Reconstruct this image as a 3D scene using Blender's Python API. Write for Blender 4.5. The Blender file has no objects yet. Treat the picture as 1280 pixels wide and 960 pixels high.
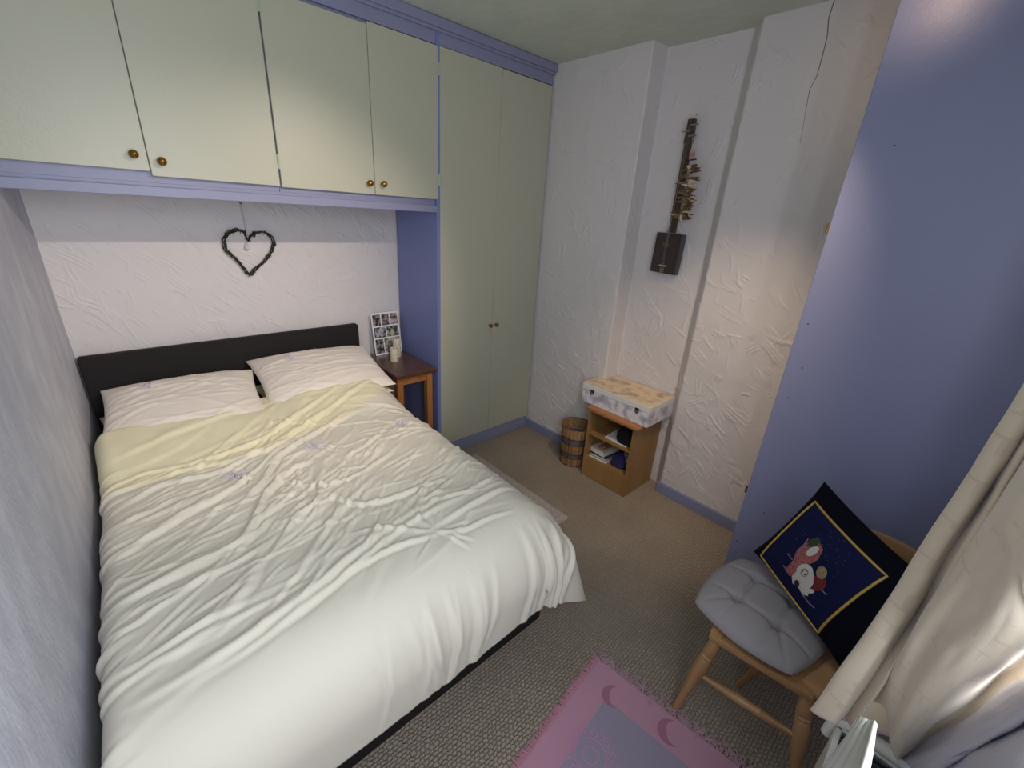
import bpy, bmesh, math, random
import numpy as np
from mathutils import Vector, Matrix, Euler
random.seed(7)
rng = np.random.default_rng(11)
scene = bpy.context.scene
COL = scene.collection

# ------------------------------------------------------------------ camera
CAM = Vector((0.0, 0.0, 1.52))
FPX = 535.0
Rm = np.array([[0.737638, -0.209482, 0.641878],
               [-0.67263, -0.310786, 0.671551],
               [0.058809, -0.927108, -0.370151]])
cam_d = bpy.data.cameras.new('camera')
cam = bpy.data.objects.new('camera', cam_d)
COL.objects.link(cam)
cam_d.sensor_width = 36.0
cam_d.lens = 36.0 * FPX / 1280.0
cam_d.clip_start = 0.01
M4 = Matrix(((Rm[0][0], -Rm[0][1], -Rm[0][2], CAM.x),
             (Rm[1][0], -Rm[1][1], -Rm[1][2], CAM.y),
             (Rm[2][0], -Rm[2][1], -Rm[2][2], CAM.z),
             (0, 0, 0, 1)))
cam.matrix_world = M4
scene.camera = cam


def at(u, v, ax, val):
    """where the sight line through a photograph point meets the plane axis=val"""
    d = Rm @ np.array([(u - 640) / FPX, (v - 480) / FPX, 1.0])
    t = (val - CAM[ax]) / d[ax]
    return Vector((CAM.x + t * d[0], CAM.y + t * d[1], CAM.z + t * d[2]))


# ------------------------------------------------------------------ world, lights, exposure
world = bpy.data.worlds.new('world')
scene.world = world
world.use_nodes = True
bgn = world.node_tree.nodes['Background']
bgn.inputs['Color'].default_value = (0.8, 0.88, 1.0, 1)
bgn.inputs['Strength'].default_value = 0.5

WIN_X0, WIN_X1, WIN_Z0, WIN_Z1 = -0.10, 0.92, 0.95, 2.12


def area_light(name, loc, rot, sx, sy, watts, color):
    l = bpy.data.lights.new(name, 'AREA')
    l.shape = 'RECTANGLE'
    l.size = sx
    l.size_y = sy
    l.energy = watts
    l.color = color
    o = bpy.data.objects.new(name, l)
    o.location = loc
    o.rotation_euler = rot
    COL.objects.link(o)
    return o


# daylight through the window behind the photographer
area_light('window_daylight', ((WIN_X0 + WIN_X1) / 2, -0.36, (WIN_Z0 + WIN_Z1) / 2),
           (math.radians(90), 0, 0), WIN_X1 - WIN_X0, WIN_Z1 - WIN_Z0, 34.0, (0.87, 0.93, 1.0))


LAMP = Vector((1.30, 0.36, 2.21))


def spot(name, loc, target, watts, angle, blend, color, radius=0.02):
    l = bpy.data.lights.new(name, 'SPOT')
    l.energy = watts
    l.spot_size = math.radians(angle)
    l.spot_blend = blend
    l.color = color
    l.shadow_soft_size = radius
    o = bpy.data.objects.new(name, l)
    o.location = loc
    o.rotation_euler = (Vector(target) - Vector(loc)).to_track_quat('-Z', 'Y').to_euler()
    COL.objects.link(o)
    return o


WARM = (1.0, 0.78, 0.58)
SPOTS = [((LAMP.x - 0.12, LAMP.y, LAMP.z), (0.35, 2.45, 0.60), 78, 60, 1.0, (1.0, 0.84, 0.70)),
         ((LAMP.x + 0.02, LAMP.y, LAMP.z), (2.15, 0.98, 0.42), 42, 56, 1.0, (1.0, 0.74, 0.50)),
         ((LAMP.x + 0.16, LAMP.y - 0.02, LAMP.z), (1.79, 0.34, 2.16), 2.2, 74, 1.0, (1.0, 0.70, 0.46))]
for i, (p, t, w, a, b, c) in enumerate(SPOTS):
    spot('spotlight_beam', p, t, w, a, b, c)

scene.view_settings.view_transform = 'Standard'
scene.view_settings.look = 'None'
scene.view_settings.gamma = 1.0
scene.view_settings.use_curve_mapping = False
scene.view_settings.exposure = 0.20


# ------------------------------------------------------------------ materials
def lin(c):
    out = []
    for v in c:
        v = v / 255.0
        out.append(v / 12.92 if v <= 0.04045 else ((v + 0.055) / 1.055) ** 2.4)
    return (*out, 1.0)


def mat(name, color, rough=0.6, color2=None, nscale=20.0, ndetail=4.0, bump=0.0, bscale=80.0, stretch=(1, 1, 1),
        metal=0.0, sheen=0.0, contrast=(0.35, 0.65), bdist=0.004, coat=0.0, coords='Object', spec=0.5):
    m = bpy.data.materials.new(name)
    m.use_nodes = True
    nt = m.node_tree
    b = nt.nodes['Principled BSDF']
    b.inputs['Base Color'].default_value = lin(color)
    b.inputs['Roughness'].default_value = rough
    b.inputs['Metallic'].default_value = metal
    b.inputs['Specular IOR Level'].default_value = spec
    if sheen:
        b.inputs['Sheen Weight'].default_value = sheen
    if coat:
        b.inputs['Coat Weight'].default_value = coat
        b.inputs['Coat Roughness'].default_value = 0.25
    tc = nt.nodes.new('ShaderNodeTexCoord')
    mp = nt.nodes.new('ShaderNodeMapping')
    mp.inputs['Scale'].default_value = stretch
    nt.links.new(tc.outputs[coords], mp.inputs['Vector'])
    if color2:
        n = nt.nodes.new('ShaderNodeTexNoise')
        n.inputs['Scale'].default_value = nscale
        n.inputs['Detail'].default_value = ndetail
        nt.links.new(mp.outputs['Vector'], n.inputs['Vector'])
        r = nt.nodes.new('ShaderNodeValToRGB')
        r.color_ramp.elements[0].position = contrast[0]
        r.color_ramp.elements[1].position = contrast[1]
        r.color_ramp.elements[0].color = lin(color)
        r.color_ramp.elements[1].color = lin(color2)
        nt.links.new(n.outputs['Fac'], r.inputs['Fac'])
        nt.links.new(r.outputs['Color'], b.inputs['Base Color'])
    if bump:
        n2 = nt.nodes.new('ShaderNodeTexNoise')
        n2.inputs['Scale'].default_value = bscale
        n2.inputs['Detail'].default_value = 3.0
        nt.links.new(mp.outputs['Vector'], n2.inputs['Vector'])
        bp = nt.nodes.new('ShaderNodeBump')
        bp.inputs['Strength'].default_value = bump
        bp.inputs['Distance'].default_value = bdist
        nt.links.new(n2.outputs['Fac'], bp.inputs['Height'])
        nt.links.new(bp.outputs['Normal'], b.inputs['Normal'])
    return m


MAT = {}
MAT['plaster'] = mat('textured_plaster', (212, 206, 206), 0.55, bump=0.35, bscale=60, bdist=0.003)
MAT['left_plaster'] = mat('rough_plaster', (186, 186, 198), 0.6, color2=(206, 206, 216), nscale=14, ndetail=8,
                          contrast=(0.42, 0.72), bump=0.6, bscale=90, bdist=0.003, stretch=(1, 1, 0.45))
MAT['ceiling'] = mat('pale_green_ceiling', (192, 200, 184), 0.75, color2=(200, 207, 192), nscale=6, bump=0.5, bscale=18, bdist=0.006)
MAT['blue_side'] = mat('blue_side_paint', (118, 128, 178), 0.42, bump=0.18, bscale=160, bdist=0.001)
MAT['blue'] = mat('blue_eggshell_paint', (136, 137, 166), 0.42, bump=0.18, bscale=160, bdist=0.001)
MAT['blue_panel'] = mat('blue_painted_board', (134, 138, 172), 0.38, bump=0.35, bscale=140, bdist=0.0012)
MAT['door'] = mat('pale_green_door_paint', (182, 180, 161), 0.38, bump=0.3, bscale=170, bdist=0.0012)
MAT['gap'] = mat('dark_gap', (45, 42, 45), 0.9)
MAT['brass'] = mat('aged_brass', (150, 112, 52), 0.28, metal=0.9)
MAT['chrome'] = mat('dull_metal', (150, 150, 150), 0.35, metal=0.8)
MAT['black_fabric'] = mat('black_fabric', (24, 18, 20), 0.85, bump=0.3, bscale=300, bdist=0.001)
MAT['pillow'] = mat('pinkish_cream_cotton', (232, 221, 209), 0.75, sheen=0.2, bump=0.15, bscale=40, bdist=0.004)
MAT['sheet'] = mat('cream_cotton', (228, 216, 180), 0.8)
MAT['mattress'] = mat('mattress_ticking', (214, 208, 190), 0.85)
MAT['pine'] = mat('varnished_pine', (184, 144, 100), 0.4, color2=(160, 118, 76), nscale=8, stretch=(1, 1, 0.12), coat=0.3)
MAT['pine_y'] = mat('varnished_pine_rail', (184, 144, 100), 0.4, color2=(160, 118, 76), nscale=8, stretch=(1, 0.12, 1), coat=0.3)
MAT['oak'] = mat('yellow_oak_board', (160, 124, 76), 0.42, color2=(140, 106, 60), nscale=10, stretch=(1, 1, 0.12), coat=0.15)
MAT['oak_top'] = mat('orange_oak_top', (176, 120, 72), 0.38, color2=(156, 102, 56), nscale=10, stretch=(1, 0.12, 1), coat=0.3)
MAT['walnut'] = mat('dark_red_wood_top', (104, 66, 48), 0.28, color2=(76, 46, 34), nscale=9, stretch=(1, 0.15, 1), coat=0.5)
MAT['stand_leg'] = mat('orange_brown_wood', (170, 112, 62), 0.4, color2=(142, 88, 46), nscale=10, stretch=(1, 1, 0.1), coat=0.25)
MAT['candle'] = mat('ivory_wax', (214, 205, 182), 0.5, color2=(196, 186, 162), nscale=40)
MAT['wick'] = mat('burnt_wick', (30, 26, 24), 0.9)
MAT['white'] = mat('white_card', (232, 232, 232), 0.45)
MAT['twig'] = mat('dark_twigs', (38, 34, 26), 0.8, color2=(62, 60, 36), nscale=60)
MAT['string'] = mat('silver_ribbon', (205, 205, 210), 0.35, metal=0.3)
MAT['rug_grey'] = mat('grey_pile', (176, 165, 160), 0.95, color2=(204, 194, 188), nscale=90, ndetail=6, bump=0.9, bscale=260, bdist=0.006)
MAT['skirting'] = mat('blue_grey_gloss', (132, 138, 172), 0.35, bump=0.1, bscale=60)
MAT['pad'] = mat('grey_cotton_pad', (156, 150, 152), 0.8, bump=0.2, bscale=200, bdist=0.001)
MAT['pad_crease'] = mat('pad_button', (112, 112, 122), 0.8)
MAT['navy'] = mat('dark_navy_velvet', (9, 11, 24), 0.95, spec=0.15)
MAT['navy_panel'] = mat('navy_needlepoint', (17, 23, 62), 0.9, spec=0.2, bump=0.3, bscale=400, bdist=0.001)
MAT['gold'] = mat('gold_cord', (196, 160, 66), 0.5)
MAT['radiator'] = mat('white_radiator_enamel', (206, 206, 198), 0.35)
MAT['grille'] = mat('dark_grille', (52, 60, 66), 0.6)
MAT['black_wood'] = mat('dark_brown_box_wood', (32, 19, 17), 0.35, color2=(22, 14, 13), nscale=14, coat=0.5)
MAT['neck'] = mat('dark_neck_wood', (62, 40, 28), 0.4)
MAT['pod'] = mat('golden_dried_pod', (126, 94, 58), 0.5, color2=(70, 46, 30), nscale=50)
MAT['pod_pale'] = mat('pale_dried_pod', (205, 188, 160), 0.55)
MAT['red_cloth'] = mat('faded_red_cloth', (150, 70, 64), 0.8, color2=(196, 172, 160), nscale=60)
MAT['slat'] = mat('bamboo_slat', (176, 138, 98), 0.5, color2=(138, 100, 68), nscale=30, stretch=(1, 1, 0.2), bump=0.2)
MAT['slat_dark'] = mat('dark_slat', (112, 74, 48), 0.6)
MAT['wire'] = mat('dark_wire', (66, 48, 40), 0.4, metal=0.5)
MAT['liner'] = mat('grey_plastic_liner', (104, 100, 100), 0.4)
MAT['black_cloth'] = mat('black_cloth', (12, 12, 14), 0.95)
MAT['paper'] = mat('paper_white', (224, 222, 220), 0.6)
MAT['book_cream'] = mat('cream_book_cover', (212, 192, 168), 0.5)
MAT['book_art'] = mat('book_cover_art', (150, 84, 62), 0.5, color2=(206, 176, 150), nscale=40)
MAT['book_black'] = mat('black_book_cover', (24, 22, 26), 0.5)
MAT['purple'] = mat('dark_purple_cloth', (44, 34, 92), 0.8, color2=(28, 22, 62), nscale=30)
MAT['motif_pale'] = mat('pale_grey_print', (196, 190, 200), 0.8, color2=(120, 80, 84), nscale=60)
MAT['pink'] = mat('pink_woven_cotton', (198, 150, 172), 0.9, bump=0.5, bscale=500, bdist=0.001)
MAT['pink_red'] = mat('rose_woven_edge', (204, 146, 164), 0.9, bump=0.5, bscale=500, bdist=0.001)
MAT['rug_blue'] = mat('lilac_grey_woven_field', (160, 150, 172), 0.9, bump=0.5, bscale=500, bdist=0.001)
MAT['moon'] = mat('mauve_woven_motif', (172, 116, 142), 0.9)
MAT['sun'] = mat('pink_woven_motif', (196, 146, 178), 0.9)
MAT['fringe'] = mat('mauve_cotton_fringe', (184, 152, 162), 0.9)
MAT['star'] = mat('silver_lilac_embroidery', (206, 200, 214), 0.4)
MAT['knit'] = mat('white_ribbed_cloth', (184, 182, 174), 0.85)
MAT['lining'] = mat('lilac_grey_lining', (186, 184, 194), 0.9, bump=0.5, bscale=220, bdist=0.002)
MAT['frame'] = mat('white_window_frame', (230, 230, 230), 0.4)


# carpet: woven loops in rows
def carpet_mat():
    m = bpy.data.materials.new('woven_loop_carpet')
    m.use_nodes = True
    nt = m.node_tree
    L = nt.links
    b = nt.nodes['Principled BSDF']
    b.inputs['Roughness'].default_value = 0.95
    b.inputs['Specular IOR Level'].default_value = 0.15
    tc = nt.nodes.new('ShaderNodeTexCoord')
    mp = nt.nodes.new('ShaderNodeMapping')
    L.new(tc.outputs['Object'], mp.inputs['Vector'])
    br = nt.nodes.new('ShaderNodeTexBrick')
    br.inputs['Scale'].default_value = 1.0
    br.inputs['Brick Width'].default_value = 0.017
    br.inputs['Row Height'].default_value = 0.0115
    br.inputs['Mortar Size'].default_value = 0.0028
    br.inputs['Mortar Smooth'].default_value = 1.0
    br.inputs['Color1'].default_value = (1, 1, 1, 1)
    br.inputs['Color2'].default_value = (0.7, 0.7, 0.7, 1)
    br.inputs['Mortar'].default_value = (0, 0, 0, 1)
    dn = nt.nodes.new('ShaderNodeTexNoise')
    dn.inputs['Scale'].default_value = 55.0
    dn.inputs['Detail'].default_value = 1.0
    L.new(mp.outputs['Vector'], dn.inputs['Vector'])
    ds = nt.nodes.new('ShaderNodeVectorMath'); ds.operation = 'SUBTRACT'
    ds.inputs[1].default_value = (0.5, 0.5, 0.5)
    L.new(dn.outputs['Color'], ds.inputs[0])
    dm = nt.nodes.new('ShaderNodeVectorMath'); dm.operation = 'SCALE'
    dm.inputs['Scale'].default_value = 0.012
    L.new(ds.outputs[0], dm.inputs[0])
    da = nt.nodes.new('ShaderNodeVectorMath'); da.operation = 'ADD'
    L.new(mp.outputs['Vector'], da.inputs[0]); L.new(dm.outputs[0], da.inputs[1])
    L.new(da.outputs[0], br.inputs['Vector'])
    n = nt.nodes.new('ShaderNodeTexNoise')
    n.inputs['Scale'].default_value = 3.0
    n.inputs['Detail'].default_value = 6
    L.new(mp.outputs['Vector'], n.inputs['Vector'])
    r = nt.nodes.new('ShaderNodeValToRGB')
    r.color_ramp.elements[0].position = 0.3
    r.color_ramp.elements[1].position = 0.7
    r.color_ramp.elements[0].color = lin((168, 154, 138))
    r.color_ramp.elements[1].color = lin((182, 168, 152))
    L.new(n.outputs['Fac'], r.inputs['Fac'])
    mx = nt.nodes.new('ShaderNodeMix')
    mx.data_type = 'RGBA'
    mx.blend_type = 'MULTIPLY'
    mx.inputs[0].default_value = 0.30
    L.new(r.outputs['Color'], mx.inputs[6])
    L.new(br.outputs['Color'], mx.inputs[7])
    L.new(mx.outputs[2], b.inputs['Base Color'])
    bp = nt.nodes.new('ShaderNodeBump')
    bp.inputs['Strength'].default_value = 0.9
    bp.inputs['Distance'].default_value = 0.005
    L.new(br.outputs['Color'], bp.inputs['Height'])
    L.new(bp.outputs['Normal'], b.inputs['Normal'])
    return m


MAT['carpet'] = carpet_mat()


# duvet: pale body, base colour blending to yellower towards the head end
def duvet_mat():
    m = bpy.data.materials.new('duvet_cotton')
    m.use_nodes = True
    nt = m.node_tree
    L = nt.links
    b = nt.nodes['Principled BSDF']
    b.inputs['Roughness'].default_value = 0.62
    b.inputs['Sheen Weight'].default_value = 0.15
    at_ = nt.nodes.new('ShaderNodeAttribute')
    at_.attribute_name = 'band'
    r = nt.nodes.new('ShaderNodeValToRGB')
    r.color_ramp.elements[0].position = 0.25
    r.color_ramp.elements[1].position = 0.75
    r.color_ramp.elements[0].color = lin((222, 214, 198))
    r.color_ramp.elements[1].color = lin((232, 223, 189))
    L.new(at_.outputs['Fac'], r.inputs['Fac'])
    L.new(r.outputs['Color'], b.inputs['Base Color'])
    tc = nt.nodes.new('ShaderNodeTexCoord')
    n = nt.nodes.new('ShaderNodeTexNoise')
    n.inputs['Scale'].default_value = 14
    n.inputs['Detail'].default_value = 4
    L.new(tc.outputs['Object'], n.inputs['Vector'])
    bp = nt.nodes.new('ShaderNodeBump')
    bp.inputs['Strength'].default_value = 0.15
    bp.inputs['Distance'].default_value = 0.01
    L.new(n.outputs['Fac'], bp.inputs['Height'])
    L.new(bp.outputs['Normal'], b.inputs['Normal'])
    return m


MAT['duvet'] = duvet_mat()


# storage box: white paper print with lilac grey and brownish patches
def map_mat(name, base, c1, c2, sc, lo=0.45, hi=0.62):
    return mat(name, base, 0.5, color2=c1, nscale=sc, ndetail=8, contrast=(lo, hi))


MAT['box_side'] = map_mat('lilac_printed_paper', (226, 222, 228), (168, 166, 182), None, 18)
MAT['box_top'] = map_mat('tan_printed_paper', (224, 202, 170), (176, 156, 142), None, 18, 0.46, 0.66)


def curtain_mat():
    m = mat('cream_jacquard', (226, 214, 194), 0.7, sheen=0.3, bump=0.25, bscale=300, bdist=0.001)
    nt = m.node_tree
    L = nt.links
    b = nt.nodes['Principled BSDF']
    uv = nt.nodes.new('ShaderNodeAttribute')
    uv.attribute_name = 'cloth_uv'
    br = nt.nodes.new('ShaderNodeTexBrick')
    br.inputs['Scale'].default_value = 1.0
    br.inputs['Brick Width'].default_value = 0.052
    br.inputs['Row Height'].default_value = 0.034
    br.inputs['Mortar Size'].default_value = 0.0024
    L.new(uv.outputs['Vector'], br.inputs['Vector'])
    n = nt.nodes.new('ShaderNodeTexNoise')
    n.inputs['Scale'].default_value = 15
    L.new(uv.outputs['Vector'], n.inputs['Vector'])
    r = nt.nodes.new('ShaderNodeValToRGB')
    r.color_ramp.elements[0].position = 0.55
    r.color_ramp.elements[1].position = 0.58
    L.new(n.outputs['Fac'], r.inputs['Fac'])
    mul = nt.nodes.new('ShaderNodeMath')
    mul.operation = 'MULTIPLY'
    L.new(br.outputs['Fac'], mul.inputs[0])
    L.new(r.outputs['Color'], mul.inputs[1])
    mx = nt.nodes.new('ShaderNodeMix')
    mx.data_type = 'RGBA'
    mx.inputs[6].default_value = lin((212, 197, 174))
    mx.inputs[7].default_value = lin((200, 185, 162))
    L.new(mul.outputs[0], mx.inputs[0])
    L.new(mx.outputs[2], b.inputs['Base Color'])
    return m


MAT['curtain'] = curtain_mat()


# ------------------------------------------------------------------ object helpers
def tag(o, label=None, cat=None, group=None, kind=None):
    if label: o['label'] = label
    if cat: o['category'] = cat
    if group: o['group'] = group
    if kind: o['kind'] = kind
    return o


def thing(name, label, cat, loc=(0, 0, 0), rot=(0, 0, 0), group=None):
    o = bpy.data.objects.new(name, None)
    o.empty_display_size = 0.05
    o.location = loc
    o.rotation_euler = rot
    COL.objects.link(o)
    return tag(o, label, cat, group)


class MB:
    """collects shapes into ONE mesh"""

    def __init__(self):
        self.v = []
        self.f = []

    def add(self, vs, fs, M=None):
        k = len(self.v)
        if M is not None:
            vs = [M @ Vector(p) for p in vs]
        self.v += [tuple(p) for p in vs]
        self.f += [tuple(i + k for i in f) for f in fs]
        return self

    def box(self, x0, x1, y0, y1, z0, z1, bevel=0.0, seg=2, M=None):
        bm = bmesh.new()
        bmesh.ops.create_cube(bm, size=1.0)
        for v in bm.verts:
            v.co = Vector(((x0 + x1) / 2 + v.co.x * (x1 - x0), (y0 + y1) / 2 + v.co.y * (y1 - y0),
                           (z0 + z1) / 2 + v.co.z * (z1 - z0)))
        if bevel > 0:
            bmesh.ops.bevel(bm, geom=bm.edges[:], offset=bevel, segments=seg, affect='EDGES', profile=0.5)
        return self.bm(bm, M)

    def bm(self, bm, M=None):
        bm.verts.index_update()
        self.add([v.co.copy() for v in bm.verts], [[v.index for v in f.verts] for f in bm.faces], M)
        bm.free()
        return self

    def tube(self, pts, rad, n=8, cap=True, M=None):
        pts = [Vector(p) for p in pts]
        m = len(pts)
        if not hasattr(rad, '__len__'): rad = [rad] * m
        vs, fs = [], []
        prev = None
        for i, p in enumerate(pts):
            d = (pts[min(i + 1, m - 1)] - pts[max(i - 1, 0)])
            if d.length < 1e-9: d = Vector((0, 0, 1))
            d.normalize()
            if prev is None:
                a = Vector((0, 0, 1)) if abs(d.z) < 0.9 else Vector((1, 0, 0))
                x = d.cross(a).normalized()
            else:
                x = (prev - prev.dot(d) * d)
                x = x.normalized() if x.length > 1e-6 else d.orthogonal().normalized()
            prev = x
            y = d.cross(x)
            for k in range(n):
                t = 2 * math.pi * k / n
                vs.append(p + (x * math.cos(t) + y * math.sin(t)) * rad[i])
        for i in range(m - 1):
            for k in range(n):
                fs.append((i * n + k, i * n + (k + 1) % n, (i + 1) * n + (k + 1) % n, (i + 1) * n + k))
        if cap:
            fs.append(tuple(range(n - 1, -1, -1)))
            fs.append(tuple((m - 1) * n + k for k in range(n)))
        return self.add(vs, fs, M)

    def lathe(self, prof, n=24, M=None, cap=True):
        """prof: list of (r,z)"""
        vs, fs = [], []
        for r, z in prof:
            for k in range(n):
                t = 2 * math.pi * k / n
                vs.append((r * math.cos(t), r * math.sin(t), z))
        for i in range(len(prof) - 1):
            for k in range(n):
                fs.append((i * n + k, i * n + (k + 1) % n, (i + 1) * n + (k + 1) % n, (i + 1) * n + k))
        if cap and prof[0][0] > 1e-5: fs.append(tuple(range(n - 1, -1, -1)))
        if cap and prof[-1][0] > 1e-5: fs.append(tuple((len(prof) - 1) * n + k for k in range(n)))
        return self.add(vs, fs, M)

    def prism(self, poly, z0, z1, M=None):
        n = len(poly)
        vs = [(p[0], p[1], z0) for p in poly] + [(p[0], p[1], z1) for p in poly]
        fs = [tuple(range(n - 1, -1, -1)), tuple(range(n, 2 * n))]
        for i in range(n):
            j = (i + 1) % n
            fs.append((i, j, n + j, n + i))
        return self.add(vs, fs, M)

    def build(self, name, m, parent=None, smooth=False, loc=None, rot=None, label=None):
        me = bpy.data.meshes.new(name)
        me.from_pydata(self.v, [], self.f)
        me.validate()
        bm = bmesh.new()
        bm.from_mesh(me)
        bmesh.ops.recalc_face_normals(bm, faces=bm.faces[:])
        bm.to_mesh(me)
        bm.free()
        if smooth:
            me.polygons.foreach_set('use_smooth', [True] * len(me.polygons))
            if smooth != 'all':
                me.set_sharp_from_angle(angle=math.radians(40))
        me.materials.append(m if not isinstance(m, str) else MAT[m])
        o = bpy.data.objects.new(name, me)
        COL.objects.link(o)
        if parent is not None: o.parent = parent
        if loc is not None: o.location = loc
        if rot is not None: o.rotation_euler = rot
        if label: o['label'] = label
        return o


def grid_object(name, P, m, parent=None, smooth=True, attrs=None, back=0.0, closed_u=False):
    """P: array (nu,nv,3) -> surface object; back>0 adds a Solidify thickness"""
    nu, nv = P.shape[:2]
    me = bpy.data.meshes.new(name)
    iu = np.arange(nu if closed_u else nu - 1)
    jv = np.arange(nv - 1)
    I, J = np.meshgrid(iu, jv, indexing='ij')
    I2 = (I + 1) % nu
    q = np.stack([I * nv + J, I2 * nv + J, I2 * nv + J + 1, I * nv + J + 1], -1).reshape(-1, 4)
    nq = len(q)
    me.vertices.add(nu * nv)
    me.vertices.foreach_set('co', P.reshape(-1).astype(np.float32))
    me.loops.add(nq * 4)
    me.loops.foreach_set('vertex_index', q.reshape(-1).astype(np.int32))
    me.polygons.add(nq)
    me.polygons.foreach_set('loop_start', (np.arange(nq) * 4).astype(np.int32))
    me.update(calc_edges=True)
    if smooth: me.polygons.foreach_set('use_smooth', [True] * nq)
    if attrs:
        for k, a in attrs.items():
            if a.ndim == 3:
                at_ = me.attributes.new(k, 'FLOAT_VECTOR', 'POINT')
                at_.data.foreach_set('vector', a.reshape(-1).astype(np.float32))
            else:
                at_ = me.attributes.new(k, 'FLOAT', 'POINT')
                at_.data.foreach_set('value', a.reshape(-1).astype(np.float32))
    me.materials.append(MAT[m] if isinstance(m, str) else m)
    o = bpy.data.objects.new(name, me)
    COL.objects.link(o)
    if parent is not None: o.parent = parent
    if back:
        s = o.modifiers.new('thickness', 'SOLIDIFY')
        s.thickness = abs(back)
        s.offset = -1 if back > 0 else 1
    return o


def struct(mb, name, m, parent=None, smooth=False):
    o = mb.build(name, m, parent, smooth)
    if parent is None: o['kind'] = 'structure'
    return o


# ------------------------------------------------------------------ plaster relief
def stroke_field(S, Z, n, res, s0, z0, lens=(0.04, 0.16), hts=(0.0012, 0.0028), ang=None, dens=None, wid=(0.0035, 0.006)):
    """raised trowel ridges rasterised on a grid"""
    H = np.zeros_like(S)
    ns, nz = S.shape
    for _ in range(n):
        cs = rng.uniform(0, S.max() - s0) + s0
        cz = rng.uniform(z0, Z.max())
        if dens is not None and rng.uniform() > dens(cs, cz): continue
        a = ang(cs, cz) if ang else rng.uniform(0, math.pi)
        Ln = rng.uniform(*lens)
        curv = rng.normal(0, 5.0)
        k = rng.choice([1, 1, 1, 2, 2, 3])
        h = rng.uniform(*hts)
        w = rng.uniform(*wid)
        gap = rng.uniform(0.010, 0.018)
        for c in range(k):
            L2 = Ln * rng.uniform(0.6, 1.0)
            off = (c - (k - 1) / 2) * gap
            px = cs - math.sin(a) * off
            pz = cz + math.cos(a) * off
            m = max(4, int(L2 / (res * 0.9)))
            aa = a
            for i in range(m):
                t = i / (m - 1)
                px += math.cos(aa) * L2 / m
                pz += math.sin(aa) * L2 / m
                aa += curv * L2 / m
                hh = h * math.sin(math.pi * min(1, t * 1.0 + 0.04)) ** 0.6
                i0 = int((px - s0) / res)
                j0 = int((pz - z0) / res)
                r = 3
                if i0 < r or j0 < r or i0 >= ns - r - 1 or j0 >= nz - r - 1: continue
                ws = S[i0 - r:i0 + r + 1, j0 - r:j0 + r + 1]
                wz = Z[i0 - r:i0 + r + 1, j0 - r:j0 + r + 1]
                g = hh * np.exp(-((ws - px) ** 2 + (wz - pz) ** 2) / (w * w))
                sub = H[i0 - r:i0 + r + 1, j0 - r:j0 + r + 1]
                np.maximum(sub, g, out=sub)
    return H


def smooth_noise(shape, cell, amp):
    a = int(shape[0] / cell) + 3
    b = int(shape[1] / cell) + 3
    g = rng.normal(0, 1, (a, b))
    x = np.arange(shape[0]) / cell
    y = np.arange(shape[1]) / cell
    xi = x.astype(int); yi = y.astype(int)
    xf = x - xi; yf = y - yi
    xf = xf * xf * (3 - 2 * xf); yf = yf * yf * (3 - 2 * yf)
    A = g[xi][:, yi]; B = g[xi + 1][:, yi]; C_ = g[xi][:, yi + 1]; D = g[xi + 1][:, yi + 1]
    return amp * ((A * (1 - xf)[:, None] + B * xf[:, None]) * (1 - yf)[None] + (C_ * (1 - xf)[:, None] + D * xf[:, None]) * yf[None])


def wall_sheet(name, path, z0, z1, res, n, nrm_side=1, backing=0.06, **kw):
    """plaster sheet following a plan path, with real relief, closed behind by Solidify"""
    path = [Vector((p[0], p[1])) for p in path]
    seg = [(path[i + 1] - path[i]).length for i in range(len(path) - 1)]
    tot = sum(seg)
    ss = np.arange(0, tot, res)
    pts, nrm = [], []
    for s in ss:
        r = s
        i = 0
        while i < len(seg) - 1 and r > seg[i]:
            r -= seg[i]; i += 1
        d = (path[i + 1] - path[i]).normalized()
        pts.append(path[i] + d * r)
        nrm.append(Vector((-d.y, d.x)) * nrm_side)
    # soften the normals and points near corners a little (rounded plaster arrises)
    P2 = np.array([[p.x, p.y] for p in pts]); N2 = np.array([[p.x, p.y] for p in nrm])
    for _ in range(2):
        P2[1:-1] = (P2[:-2] + 2 * P2[1:-1] + P2[2:]) / 4
        N2[1:-1] = (N2[:-2] + 2 * N2[1:-1] + N2[2:]) / 4
    zs = np.arange(z0, z1 + res * 0.5, res)
    S, Z = np.meshgrid(ss, zs, indexing='ij')
    H = stroke_field(S, Z, n, res, 0.0, z0, **kw)
    H += smooth_noise(S.shape, 14, 0.0008) + smooth_noise(S.shape, 40, 0.0014)
    P = np.zeros(S.shape + (3,))
    P[..., 0] = P2[:, 0][:, None] + N2[:, 0][:, None] * H
    P[..., 1] = P2[:, 1][:, None] + N2[:, 1][:, None] * H
    P[..., 2] = Z
    o = grid_object(name, P, 'plaster')
    return o, (ss, zs, H)


# ================================================================== SETTING
XL, XR = -0.19, 2.15      # left wall, right wall (bed end)
YH = 2.50                 # head wall
YF = 2.069                # plane of the cupboard doors
YW = -0.22                # window wall
ZC = 2.325                # ceiling
ZP = 1.50                 # underside of the pelmet below the overhead cupboards

fl = MB().box(XL - 0.1, 2.45, YW - 0.1, YH + 0.1, -0.06, 0.0)
struct(fl, 'floor', 'carpet')
struct(MB().box(XL - 0.1, 2.45, YW - 0.1, YH + 0.1, ZC, ZC + 0.06), 'ceiling', 'ceiling')
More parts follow.
